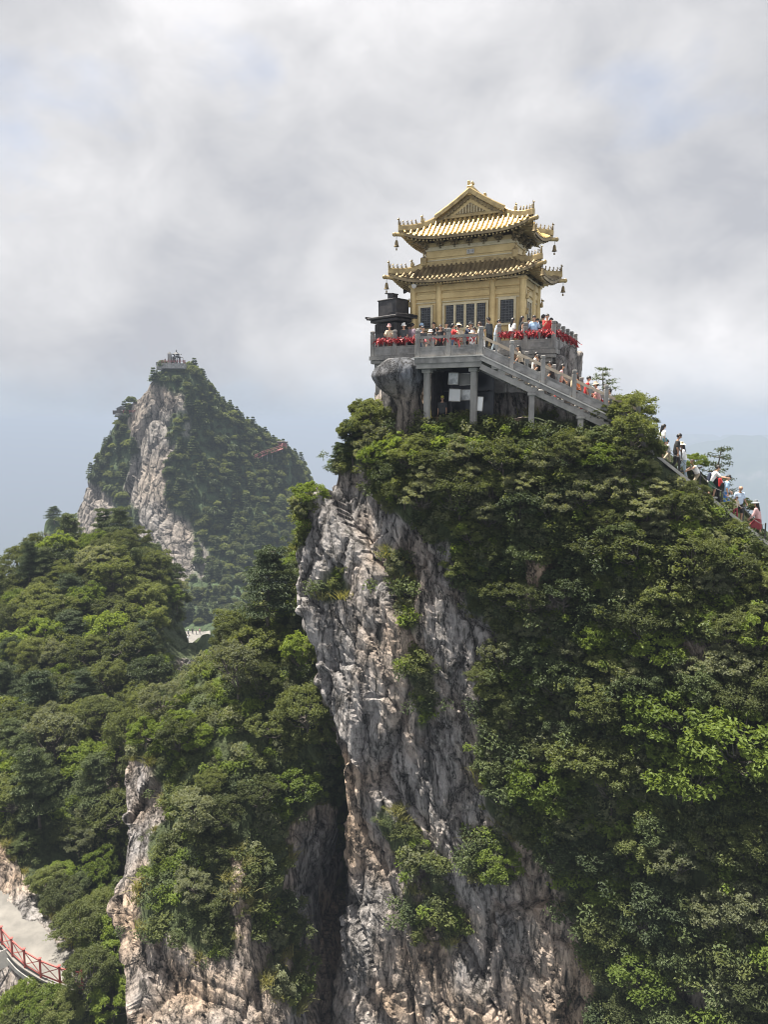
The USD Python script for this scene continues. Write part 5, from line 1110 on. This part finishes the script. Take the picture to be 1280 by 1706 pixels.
w = [pick('far_peak', px, py) + np.array([0, -1.0, 1.7]) for px, py, y in ((428, 768, 262), (445, 763, 264), (458, 758, 268), (470, 751, 273), (477, 747, 277), (486, 747, 281))]
wk = thing('far_walkway', 'red walkway on posts crossing the right flank of the far peak', 'walkway')
for a, b in zip(w[:-1], w[1:]):
    obj('deck', bar(a, b, 1.5, 0.22), M_REDF, wk)
    for k in (0.25, 0.75): q = a + (b - a) * k; obj('support', T(trimesh.creation.cylinder(0.12, 4.0, sections=6), q - [0, 0, 2.1]), M_STONE_D, wk)
far_rail('far_railing', 'red railing on the near side of the walkway on the far peak', [q - [0, 1.1, -0.15] for q in w], post=1.3, h=1.3)
bx = thing('walkway_gate', 'dark red gatehouse at the right end of the far walkway', 'gatehouse', w[-1] + [-1.2, 0, 0.2])
obj('body', bevelbox(3.4, 2.4, 2.0, 0.05, (0, 0, 1.0)), M_REDF, bx); obj('roof', bevelbox(4.2, 3.2, 0.4, 0.1, (0, 0, 2.2)), M_DARKW, bx)
# ---------------------------------------------------------------- people
M_SKIN = [mat('skin', (0.50, 0.30, 0.20), None, rough=0.55), mat('tanned_skin', (0.38, 0.22, 0.14), None, rough=0.55)]
M_HAIR = mat('black_hair', (0.012, 0.010, 0.010), None, rough=0.45); M_HAIRB = mat('brown_hair', (0.05, 0.028, 0.018), None, rough=0.5)
CLOTH = dict(white=(0.74, 0.74, 0.73), black=(0.018, 0.018, 0.02), navy=(0.022, 0.03, 0.06), red=(0.50, 0.03, 0.03), lightblue=(0.36, 0.50, 0.68), blue=(0.05, 0.17, 0.50), teal=(0.06, 0.22, 0.26), grey=(0.20, 0.21, 0.22), darkgrey=(0.06, 0.065, 0.07),
             beige=(0.52, 0.44, 0.33), cream=(0.72, 0.64, 0.45), pink=(0.60, 0.36, 0.36), mauve=(0.32, 0.24, 0.29), jeans=(0.08, 0.13, 0.22), palejeans=(0.34, 0.42, 0.48), khaki=(0.32, 0.28, 0.20), green=(0.05, 0.11, 0.07), orange=(0.62, 0.22, 0.06), darkred=(0.26, 0.04, 0.05), brown=(0.14, 0.09, 0.06), paleblue=(0.52, 0.62, 0.78), yellow=(0.60, 0.55, 0.10))
_cm = {}
def cloth(c):
    if c not in _cm: a = np.array(CLOTH[c]); _cm[c] = mat('cloth_' + c, tuple(a * 0.86), tuple(np.minimum(a * 1.12, 0.85)), 14.0, 0.85, bump=0.15)
    return _cm[c]
def ball(c, r, n=10): return m3.Manifold.sphere(float(r), n).translate([float(x) for x in c])
def hullof(*cr): return m3.Manifold.batch_hull([ball(c, r) for c, r in cr])
def union(ms): return m3.Manifold.batch_boolean(ms, m3.OpType.Add)
def soften(m, step=0.035, it=6):
    m = m.refine_to_length(step); q = m.to_mesh(); t = trimesh.Trimesh(q.vert_properties[:, :3], q.tri_verts, process=True)
    trimesh.smoothing.filter_taubin(t, 0.5, 0.53, it); return t
def rad(a): return math.radians(a)
def swing(a): return np.array([0, math.sin(rad(a)), -math.cos(rad(a))])
def person(label, loc, yaw, top='white', bottom='black', legs=((12, 6), (-10, 8)), arms=((15, 8, 25), (-8, 8, 20)), lean=4, nod=8, look=0, hair='short', hat=None, bag=None, sleeve='short', lower='trousers', scale=1.0, skin=0, hold=None, group=None, low_cut=None):
    """facing local +y; legs (thigh, knee), arms (swing, outwards, elbow) in degrees, left then right"""
    t = thing('person', label, 'person', loc, yaw, group, scale=scale)
    pel = np.zeros(3); td = np.array([0, math.sin(rad(lean)), math.cos(rad(lean))])
    hip = [pel + [s * 0.088, 0, -0.02] for s in (-1, 1)]; knee, ank, toe = [], [], []
    for s, h_, (a, b) in zip((-1, 1), hip, legs):
        k = h_ + 0.42 * swing(a); q = k + 0.41 * swing(a - b); knee.append(k); ank.append(q); toe.append(q + np.array([s * 0.02, 0.17, -0.045]))
    chest = pel + td * 0.30; neck = pel + td * 0.50; sh = [neck - td * 0.045 + np.array([s * 0.175, 0, 0]) for s in (-1, 1)]
    hd = np.array([0, math.sin(rad(lean * 0.4 + nod * 0.4)), math.cos(rad(lean * 0.4 + nod * 0.4))]); head = neck + hd * 0.205 + np.array([0, 0.02, 0])
    elb, wr, fd = [], [], []
    for s, q, (a, o, e) in zip((-1, 1), sh, arms):
        d = swing(a) * math.cos(rad(o)); d[0] = s * math.sin(rad(o)); k = q + 0.275 * d
        d2 = swing(a + e); d2[0] = s * math.sin(rad(o)) * (0.4 if e < 60 else -0.5); d2 /= np.linalg.norm(d2); elb.append(k); wr.append(k + 0.235 * d2); fd.append(d2)
    fl = min(q[2] for q in ank) - 0.085; sft = np.array([0, 0, -fl])
    for L in (hip, knee, ank, toe, sh, elb, wr): L[:] = [q + sft for q in L]
    pel, chest, neck, head = pel + sft, chest + sft, neck + sft, head + sft
    cn, sn = math.cos(rad(look)), math.sin(rad(look)); fw = np.array([-sn, cn * math.cos(rad(nod)), -math.sin(rad(nod))]); sd = np.array([cn, sn, 0]); upv = np.cross(sd, fw)
    B = []
    for i in (0, 1):
        B += [hullof((hip[i], .085), (knee[i], .055)), hullof((knee[i], .056), (ank[i], .037)), hullof((ank[i] - [0, .03, .02], .04), (toe[i], .034)), hullof((sh[i], .056), (elb[i], .04)), hullof((elb[i], .041), (wr[i], .027))]
    B += [hullof((hip[0], .10), (hip[1], .10), (pel + td * .1, .10)), hullof((pel + [-.06, 0, .05], .1), (pel + [.06, 0, .05], .1), (chest - [.085, 0, 0], .105), (chest + [.085, 0, 0], .105)),
          hullof((chest - [.08, 0, 0], .10), (chest + [.08, 0, 0], .10), (sh[0], .055), (sh[1], .055), (neck, .06)), hullof((neck, .05), (head - upv * .05, .05)),
          hullof((head + upv * .025, .092), (head - fw * .025 + upv * .02, .09), (head - upv * .075 + fw * .03, .048)), hullof((head + fw * .085 + upv * .01, .014), (head + fw * .104 - upv * .02, .016)), ball(head + sd * .088, .022), ball(head - sd * .088, .022)]
    body = soften(union(B)); ms = [body]
    hands = []
    for i, s in ((0, -1), (1, 1)):                                   # palm, four curled fingers, thumb at the side
        d = fd[i]; ac = np.cross(d, [s, 0.0, 0.0]); ac /= max(np.linalg.norm(ac), 1e-6); pn = np.cross(ac, d); p0 = wr[i]; p1 = p0 + d * .085
        hands.append(m3.Manifold.batch_hull([ball(p0, .022, 8), ball(p1 + ac * .03, .013, 8), ball(p1 - ac * .03, .013, 8)]))
        for j, (o, L) in enumerate(((-.033, .060), (-.011, .072), (.011, .068), (.032, .052))):
            f0 = p1 + ac * o; f1 = f0 + (d * .9 + pn * s * .25) * L * .55; f2 = f1 + (d * .6 + pn * s * .7) * L * .5
            hands += [m3.Manifold.batch_hull([ball(f0, .0095, 6), ball(f1, .0088, 6)]), m3.Manifold.batch_hull([ball(f1, .0088, 6), ball(f2, .0075, 6)])]
        t0 = p0 + d * .03 + ac * .026; t1 = t0 + ac * .03 + d * .03; hands += [m3.Manifold.batch_hull([ball(t0, .012, 6), ball(t1, .0105, 6)]), m3.Manifold.batch_hull([ball(t1, .0105, 6), ball(t1 + d * .03 + pn * s * .01, .009, 6)])]
    bm = m3.Manifold(m3.Mesh(np.array(body.vertices, np.float32), np.array(body.faces, np.uint32)))
    whole = bm + union(hands) if bm.status() == m3.Error.NoError and not bm.is_empty() else union(hands + B)
    obj('body', whole, M_SKIN[skin], t, smooth=50)
    obj('eyes', cat_([trimesh.creation.icosphere(1, .012).apply_translation(head + fw * .083 + sd * k * .034 + upv * .012) for k in (-1, 1)]), M_HAIR, t)
    obj('mouth', trimesh.creation.icosphere(1, 1.0).apply_scale((.022, .008, .006)).apply_translation(head + fw * .08 - upv * .055), cloth('darkred'), t)
    # clothes
    g = .016; C = [hullof((pel + [-.07, 0, .0], .105 + g), (pel + [.07, 0, .0], .105 + g), (chest - [.085, 0, 0], .108 + g), (chest + [.085, 0, 0], .108 + g)), hullof((chest - [.08, 0, 0], .103 + g), (chest + [.08, 0, 0], .103 + g), (sh[0], .057 + g), (sh[1], .057 + g), (neck - td * .03, .06))]
    if sleeve != 'none':
        for i in (0, 1):
            e = elb[i] if sleeve == 'long' else sh[i] + (elb[i] - sh[i]) * .72
            C.append(hullof((sh[i], .057 + g), (e, .05 + g)))
            if sleeve == 'long': C.append(hullof((elb[i], .048 + g), (elb[i] + (wr[i] - elb[i]) * .9, .034 + g)))
    if lower == 'dress': C.append(hullof((pel + [-.07, 0, 0], .12), (pel + [.07, 0, 0], .12), ((knee[0] + ank[0]) / 2, .12), ((knee[1] + ank[1]) / 2, .12)))
    obj('top', soften(union(C), .05, 4), cloth(top), t, smooth=50)
    if lower != 'dress':
        D = [hullof((hip[0], .105 + .008), (hip[1], .105 + .008), (pel + td * .06, .105 + .006))]
        for i in (0, 1):
            if lower == 'skirt': continue
            D.append(hullof((hip[i], .098), (knee[i], .072)))
            if lower == 'trousers': D.append(hullof((knee[i], .072), (ank[i] + [0, 0, .02], .056)))
        if lower == 'skirt': D.append(hullof((hip[0], .11), (hip[1], .11), (knee[0], .12), (knee[1], .12)))
        obj({'trousers': 'trousers', 'shorts': 'shorts', 'skirt': 'skirt'}[lower], soften(union(D), .05, 4), cloth(bottom), t, smooth=50)
    obj('shoes', union([hullof((ank[i] - [0, .035, .035], .048), (toe[i] - [0, 0, .002], .04)) for i in (0, 1)]), cloth('white' if bottom != 'black' else 'darkgrey'), t, smooth=50)
    if hair != 'bald':
        H = m3.Manifold.batch_hull([ball(head + upv * .04 - fw * .012, .103), ball(head - fw * .05 + upv * .0, .085)]); H = H - m3.Manifold.batch_hull([ball(head + fw * .11 - upv * .02, .075), ball(head + fw * .12 - upv * .14, .10)])
        hs_ = [H]
        if hair == 'long': hs_.append(hullof((head - fw * .055, .085), (neck - td * .12 - [0, .085, 0], .06)))
        if hair == 'tail': hs_ += [hullof((head - fw * .1 + upv * .02, .035), (neck - td * .06 - [0, .12, 0], .022))]
        obj('hair', union(hs_), M_HAIRB if hair == 'tail' else M_HAIR, t, smooth=50)
    if hat:
        kind_, col = hat; up0 = head + upv * .075
        prof = {'brim': [(0, .11), (.085, .10), (.10, .02), (.19, -.035), (.185, -.045), (0, .0)], 'bucket': [(0, .10), (.09, .09), (.105, .0), (.15, -.05), (.14, -.05), (0, .0)], 'cap': [(0, .085), (.07, .07), (.104, -.01), (.10, -.02), (0, 0)]}[kind_]
        hm = lathe(prof, 16); Mx = np.eye(4); Mx[:3, 0], Mx[:3, 1], Mx[:3, 2], Mx[:3, 3] = sd, fw, upv, up0; hm.apply_transform(Mx)
        if kind_ == 'cap':
            vz = m3.Manifold.batch_hull([ball(up0 + fw * .09 - upv * .01 + sd * k, .012, 8) for k in (-.06, .06)] + [ball(up0 + fw * .17 - upv * .025 + sd * k, .01, 8) for k in (-.04, .04)]).to_mesh(); hm = cat_([hm, trimesh.Trimesh(vz.vert_properties[:, :3], vz.tri_verts)])
        obj('hat', hm, cloth(col), t, smooth=40)
    if bag:
        kind_, col = bag
        if kind_ == 'pack':
            m = hullof((chest + [-.1, -.16, .1], .05), (chest + [.1, -.16, .1], .05), (chest + [-.12, -.2, -.22], .06), (chest + [.12, -.2, -.22], .06), (chest + [0, -.26, -.1], .05)); bp = obj('backpack', m, cloth(col), t, smooth=50)
            obj('strap', cat_([tube([sh[i] + [0, -.09, .0], sh[i] + [-.05 * s, .02, .085], chest + [s * .1, .13, 0], chest + [s * .13, .0, -.14]], .02, 6) for i, s in ((0, -1), (1, 1))]), cloth(col), bp)
        else:
            m = hullof((pel + [.2, .0, .02], .05), (pel + [.2, .12, .02], .05), (pel + [.2, .0, .15], .04), (pel + [.2, .12, .15], .04)); bp = obj('shoulder_bag', m, cloth(col), t, smooth=50)
            obj('strap', tube([pel + [.2, .05, .15], chest + [0.05, .15, .1], sh[0] + [.02, 0, .07]], .012, 5), cloth(col), bp)
    if hold: obj(hold[0], T(bevelbox(*hold[1], 0.01), (wr[0] + wr[1]) / 2 + np.array([0, .08, -.02])), hold[2], t)
    return t
def terrace_at(px, Y, Z=0.0):
    X = np.linspace(-6, 6, 2401); c, s = math.cos(YAW), math.sin(YAW); P = TC + np.stack([X * c - Y * s, X * s + Y * c, 0 * X + Z], -1)
    return P[np.argmin(np.abs(proj(P + [0, 0, 1.0])[:, 0] - px))]
FRONT = YAW + math.pi                                                # facing out of the terrace
PEOPLE = [  # px, local Y, floor, yaw offset, label, style
 (650, -2.75, 0, .2, 'woman shape in a beige hooded jacket leaning on the leftmost ribbon covered rail', dict(top='beige', bottom='khaki', sleeve='long', hair='long', hat=('bucket', 'pink'), lean=14, arms=((35, 8, 60), (35, 8, 60)))),
 (659, -2.2, 0, .5, 'person in white with a pale cap behind the beige hooded one', dict(top='white', bottom='black', hat=('cap', 'white'))),
 (666, -1.9, 0, -.6, 'person in black with dark hair in front of the iron furnace', dict(top='black', bottom='black', scale=.97)),
 (674, -2.75, 0, .1, 'person with a white bucket hat and dark striped shirt at the left rail', dict(top='darkgrey', bottom='black', hat=('bucket', 'white'), lean=10)),
 (681, -2.0, 0, .8, 'person in a pink shirt second left of the light blue hood', dict(top='pink', bottom='jeans')),
 (686, -2.4, 0, 2.8, 'taller person in a mauve shirt seen from behind at the left rail', dict(top='mauve', bottom='black', scale=1.04, nod=14)),
 (698, -2.1, 0, 1.6, 'person in a light blue hooded jacket right of the iron furnace', dict(top='lightblue', bottom='jeans', sleeve='long', hat=('bucket', 'lightblue'), lean=12, scale=1.03)),
 (709, -2.6, LZ, .2, 'person in navy leaning on the left part of the landing rail', dict(top='navy', bottom='navy', lean=14, skin=1, arms=((40, 8, 50), (40, 8, 50)))),
 (717, -3.6, LZ, .5, 'person in a pale blue shirt and white bucket hat on the landing', dict(top='paleblue', bottom='grey', hat=('bucket', 'white'), lean=12)),
 (724, -2.0, 0, -.3, 'dark haired person in black behind the white bucket hat, before the left window', dict(top='black', bottom='black', scale=1.05)),
 (735, -5.9, LZ, .1, 'person in a black vest with red straps behind the landing rail', dict(top='black', bottom='black', sleeve='none', lean=10, hair='long', scale=.95)),
 (744, -2.2, 0, .4, 'dark haired person half hidden behind the second landing post', dict(top='darkgrey', bottom='black')),
 (753, -5.6, LZ, 2.4, 'person in a bright red shirt seen from behind on the landing, an arm stretched right', dict(top='red', bottom='jeans', arms=((10, 20, 20), (20, 60, 15)), nod=2)),
 (767, -5.4, LZ, -2.2, 'person in a beige shirt and straw hat in the middle of the landing', dict(top='beige', bottom='khaki', hat=('brim', 'cream'), lean=10, sleeve='long')),
 (777, -5.8, LZ, 1.2, 'man shape in a navy polo shirt and cap leaning over the landing rail', dict(top='navy', bottom='black', hat=('cap', 'darkgrey'), lean=24, skin=1, arms=((50, 10, 30), (50, 10, 30)))),
 (787, -5.9, LZ, .3, 'child in a white shirt and white cap by the corner post of the landing', dict(top='white', bottom='jeans', hat=('bucket', 'white'), scale=.74)),
 (792, -3.9, LZ, -1.0, 'dark haired person behind the corner post of the landing', dict(top='darkgrey', bottom='black')),
 (804, -5.6, LZ, -1.5, 'person in a white shirt with a red bag stepping off the landing', dict(top='white', bottom='white', bag=('side', 'red'), hair='tail', lean=12)),
 (816, -2.3, 0, -1.9, 'tall man shape in a dark grey shirt before the right of the four windows', dict(top='darkgrey', bottom='black', scale=1.08, nod=20, skin=1)),
 (827, -2.75, 0, 1.7, 'person in a light blue shirt facing left behind the right front ribbons', dict(top='paleblue', bottom='palejeans', hair='short', lean=10, nod=18, scale=.96)),
 (853, -2.5, 0, 2.6, 'person with long black hair and white top at the right front ribbons', dict(top='white', bottom='grey', hair='long')),
 (868, -2.6, 0, 2.2, 'person in black with a white bag strap left of the right front corner', dict(top='black', bottom='black', hair='long', sleeve='none', bag=('side', 'white'), scale=1.03)),
 (890, -2.75, 0, .1, 'person in a light blue blouse with arms bent before the right corner post', dict(top='lightblue', bottom='palejeans', hair='long', sleeve='long', arms=((25, 25, 110), (25, 25, 110)), nod=20)),
 (897, -1.6, 0, -.4, 'dark haired person half hidden right of the light blue blouse', dict(top='black', bottom='black')),
 (904, -2.3, 0, 2.8, 'man shape in black seen from behind at the right front corner', dict(top='black', bottom='black', scale=1.06)),
 (911, -2.75, 0, .6, 'person in a red patterned top at the right front corner post', dict(top='red', bottom='black', scale=1.02, arms=((30, 10, 90), (30, 10, 90)))),
 (920, -1.2, 0, -.8, 'dark green clad person behind the right corner post', dict(top='green', bottom='black', scale=1.03)),
 (692, -1.5, 0, .9, 'person in white between the mauve shirt and the light blue hood', dict(top='white', bottom='black', nod=15)),
 (703, -5.7, LZ, .7, 'person in dark grey behind the left end post of the landing', dict(top='darkgrey', bottom='jeans', lean=16, scale=.96)),
 (730, -4.6, LZ, -2.0, 'person in black facing away in the left bay of the landing', dict(top='black', bottom='black', bag=('pack', 'grey'))),
 (760, -3.9, LZ, 1.3, 'person in grey behind the red shirted one on the landing', dict(top='grey', bottom='black', nod=20)),
 (783, -4.4, LZ, -1.2, 'person in navy with a pale cap behind the child on the landing', dict(top='navy', bottom='jeans', hat=('cap', 'beige'))),
 (880, -1.9, 0, .6, 'person in dark grey against the corner column of the temple', dict(top='darkgrey', bottom='black', nod=18)),
 (928, 0.2, 0, -1.2, 'dark haired person among the posts of the receding rail', dict(top='green', bottom='black', scale=1.03)),
]
for px, Y, Z, dy, lb, style in PEOPLE: person(lb.replace('woman shape', 'person').replace('man shape', 'man'), terrace_at(px, Y, Z), FRONT + dy, **style)
person('person with a yellow cap standing in the dark booth under the landing', at(737, 700, 38.2) * [1, 1, 0] + [0, 0, -0.35], FRONT + .3, top='darkgrey', bottom='black', hat=('cap', 'yellow'))
# on the upper stairs: head to the right is down
def on_stairs(px, across, z_add=0.0):
    best = min((abs(proj(SH + dn * s_ + NB * across + [0, 0, 1.2])[0] - px), s_) for s_ in np.linspace(0.3, 9.0, 400))[1]
    k = math.floor((best - 0.22) / TR); s_ = 0.22 + TR * (k + 0.5)
    return SH + E * s_ + NB * across + [0, 0, 0.03 - TR * SLOPE * (k + 0.5) - DROP * min(1, k / 3)]
DOWN = ang - math.pi / 2; UPW = ang + math.pi / 2
walk_d = dict(legs=((24, 22), (-4, 26)), lean=6, nod=25); walk_u = dict(legs=((38, 50), (-6, 8)), lean=12, nod=5)
for px, ac, yw, lb, style in [
 (862, 1.0, UPW, 'person in brown climbing the upper stairs below the second stair post', dict(top='brown', bottom='black', **walk_u)),
 (874, 0.6, UPW, 'person in a beige top on the upper stairs left of the white shirted head', dict(top='beige', bottom='black', hair='long', **walk_u)),
 (890, 1.1, DOWN, 'dark haired person in white looking down at the third stair post', dict(top='white', bottom='khaki', scale=1.02, **walk_d)),
 (906, 0.7, UPW, 'person in black and white between the third and fourth stair posts', dict(top='black', bottom='white', bag=('pack', 'black'), **walk_u)),
 (921, 1.2, UPW, 'person in black between the standing stones and the stairs', dict(top='black', bottom='black', **walk_u)),
 (933, 0.6, DOWN, 'person in a pale pink top left of the fourth stair post', dict(top='pink', bottom='red', hair='long', **walk_d)),
 (957, 0.7, DOWN, 'person in a cream patterned top right of the fourth stair post', dict(top='cream', bottom='beige', hair='short', **walk_d)),
 (968, 1.2, UPW, 'person in an orange top on the upper stairs beside the red ribbons', dict(top='orange', bottom='black', hair='tail', **walk_u)),
 (980, 0.6, DOWN, 'person in red on the upper stairs before the fifth stair post', dict(top='red', bottom='darkred', **walk_d)),
 (1003, 0.9, UPW, 'person with a pale hat near the foot of the upper stairs', dict(top='pink', bottom='beige', hat=('bucket', 'beige'), **walk_u)),
 (1024, 0.8, UPW, 'black haired person at the last visible post of the upper stairs', dict(top='grey', bottom='black', **walk_u))]:
    person(lb, on_stairs(px, ac), yw, **style)
def on_rock(px, across):
    best = min((abs(proj(Q0 + qd * s_ + N2 * across + [0, 0, 0.8])[0] - px), s_) for s_ in np.linspace(0.02, 0.99, 500))[1]
    k = math.floor(best * NS2); return Q0 + E2 * T2 * (k + 0.5) + N2 * across - [0, 0, SL2 * T2 * (k + 0.5) + 0.05]
D2, U2 = ang2 - math.pi / 2, ang2 + math.pi / 2
for px, ac, yw, lb, style in [
 (1100, 0.5, D2 + .5, 'person in white shirt and dark skirt, teal bag, at the top of the lower stairs', dict(top='white', bottom='black', hair='long', bag=('side', 'teal'), lower='skirt', **walk_d)),
 (1112, 1.0, U2, 'child in white beside the man in black on the lower stairs', dict(top='white', bottom='beige', scale=.78, **walk_u)),
 (1126, 0.45, D2, 'man all in black with a walking stick on the lower stairs', dict(top='black', bottom='black', scale=1.06, hold=('walking_stick', (0.03, 0.03, 1.0), M_DARKW), skin=1, **walk_d)),
 (1144, 0.8, U2, 'person in a white blouse, pale jeans and straw hat climbing the lower stairs', dict(top='white', bottom='palejeans', hat=('brim', 'cream'), hair='long', sleeve='long', **walk_u)),
 (1166, 1.1, U2 + .3, 'girl with brown ponytail in white and navy bending over the far kerb', dict(top='white', bottom='khaki', hair='tail', sleeve='none', lean=32, legs=((30, 45), (10, 30)), arms=((60, 10, 10), (50, 10, 20)), scale=.9, bag=('side', 'navy'))),
 (1182, 0.55, D2, 'person in a white shirt with a dark backpack bending forward on the lower stairs', dict(top='white', bottom='green', bag=('pack', 'navy'), lean=30, lower='shorts', legs=((40, 50), (5, 40)), arms=((45, 8, 40), (45, 8, 40)), nod=20)),
 (1193, 1.0, D2 + 2.6, 'person in black carrying a bright red backpack on the lower stairs', dict(top='black', bottom='black', bag=('pack', 'red'), lean=14, legs=((24, 30), (0, 20)))),
 (1205, 0.45, D2, 'man in a light blue shirt and blue shorts with a black backpack', dict(top='lightblue', bottom='blue', bag=('pack', 'black'), lower='shorts', **walk_d)),
 (1232, 0.75, FRONT + .5, 'bald man in a pale blue polo shirt and black shorts', dict(top='paleblue', bottom='black', hair='bald', lower='shorts', skin=1, nod=30, legs=((20, 25), (0, 22)))),
 (1225, 0.35, FRONT + .8, 'small child with light brown hair in front of the bald man', dict(top='beige', bottom='darkred', hair='tail', scale=.62, nod=20)),
 (1261, 0.8, U2 - .5, 'person in dark red skirt, pink shawl and grey hat near the right edge', dict(top='pink', lower='skirt', bottom='darkred', sleeve='long', hair='long', hat=('brim', 'grey'), **walk_u))]:
    person(lb, on_rock(px, ac), yw, **style)
for px, py, lb, style in [(300, 1066, 'person in pale clothes at the left edge of the far plaza', dict(top='cream', bottom='brown')), (313, 1068, 'person in black in the middle of the far plaza', dict(top='white', bottom='black')), (314, 1059, 'person with a white hat behind the one in black on the far plaza', dict(top='grey', bottom='black', hat=('bucket', 'white'))),
                          (321, 1056, 'person in dark clothes at the back of the far plaza', dict(top='black', bottom='black')), (327, 1057, 'person in grey at the back of the far plaza, right of the dark ones', dict(top='grey', bottom='navy')), (333, 1056, 'person in a pale shirt at the back right of the far plaza', dict(top='pink', bottom='grey'))]:
    person(lb, onz(px, py, pz0), RNG.uniform(0, 6.28), **style)
for k, (dx, dy, lb) in enumerate([(-5.1, -0.9, 'person on the lower left end of the summit platform'), (-2.8, -1.2, 'person at the rail left of the stone tower on the summit'), (2.6, -1.3, 'person at the rail right of the summit pavilion')]):
    person(lb, s0 + [dx, dy, -0.7 if dx < -5 else 0.0], math.pi, top=('beige', 'black', 'grey')[k], bottom='black')
# ---------------------------------------------------------------- haze
usdkit.material(stage, '/World/Looks/haze', {'v': ('principled_volume', {'color': (0.40, 0.475, 0.60), 'density': 0.00045, 'anisotropy': -0.2})}, [], volume='v.volume')
HT = 31.0
obj('haze', T(trimesh.creation.box((93000, 93000, HT + 1800)), (0, 0, (HT - 1800) / 2)), '/World/Looks/haze', kind='stuff', label='thin blue haze filling the air to the far ridges', cat='haze')
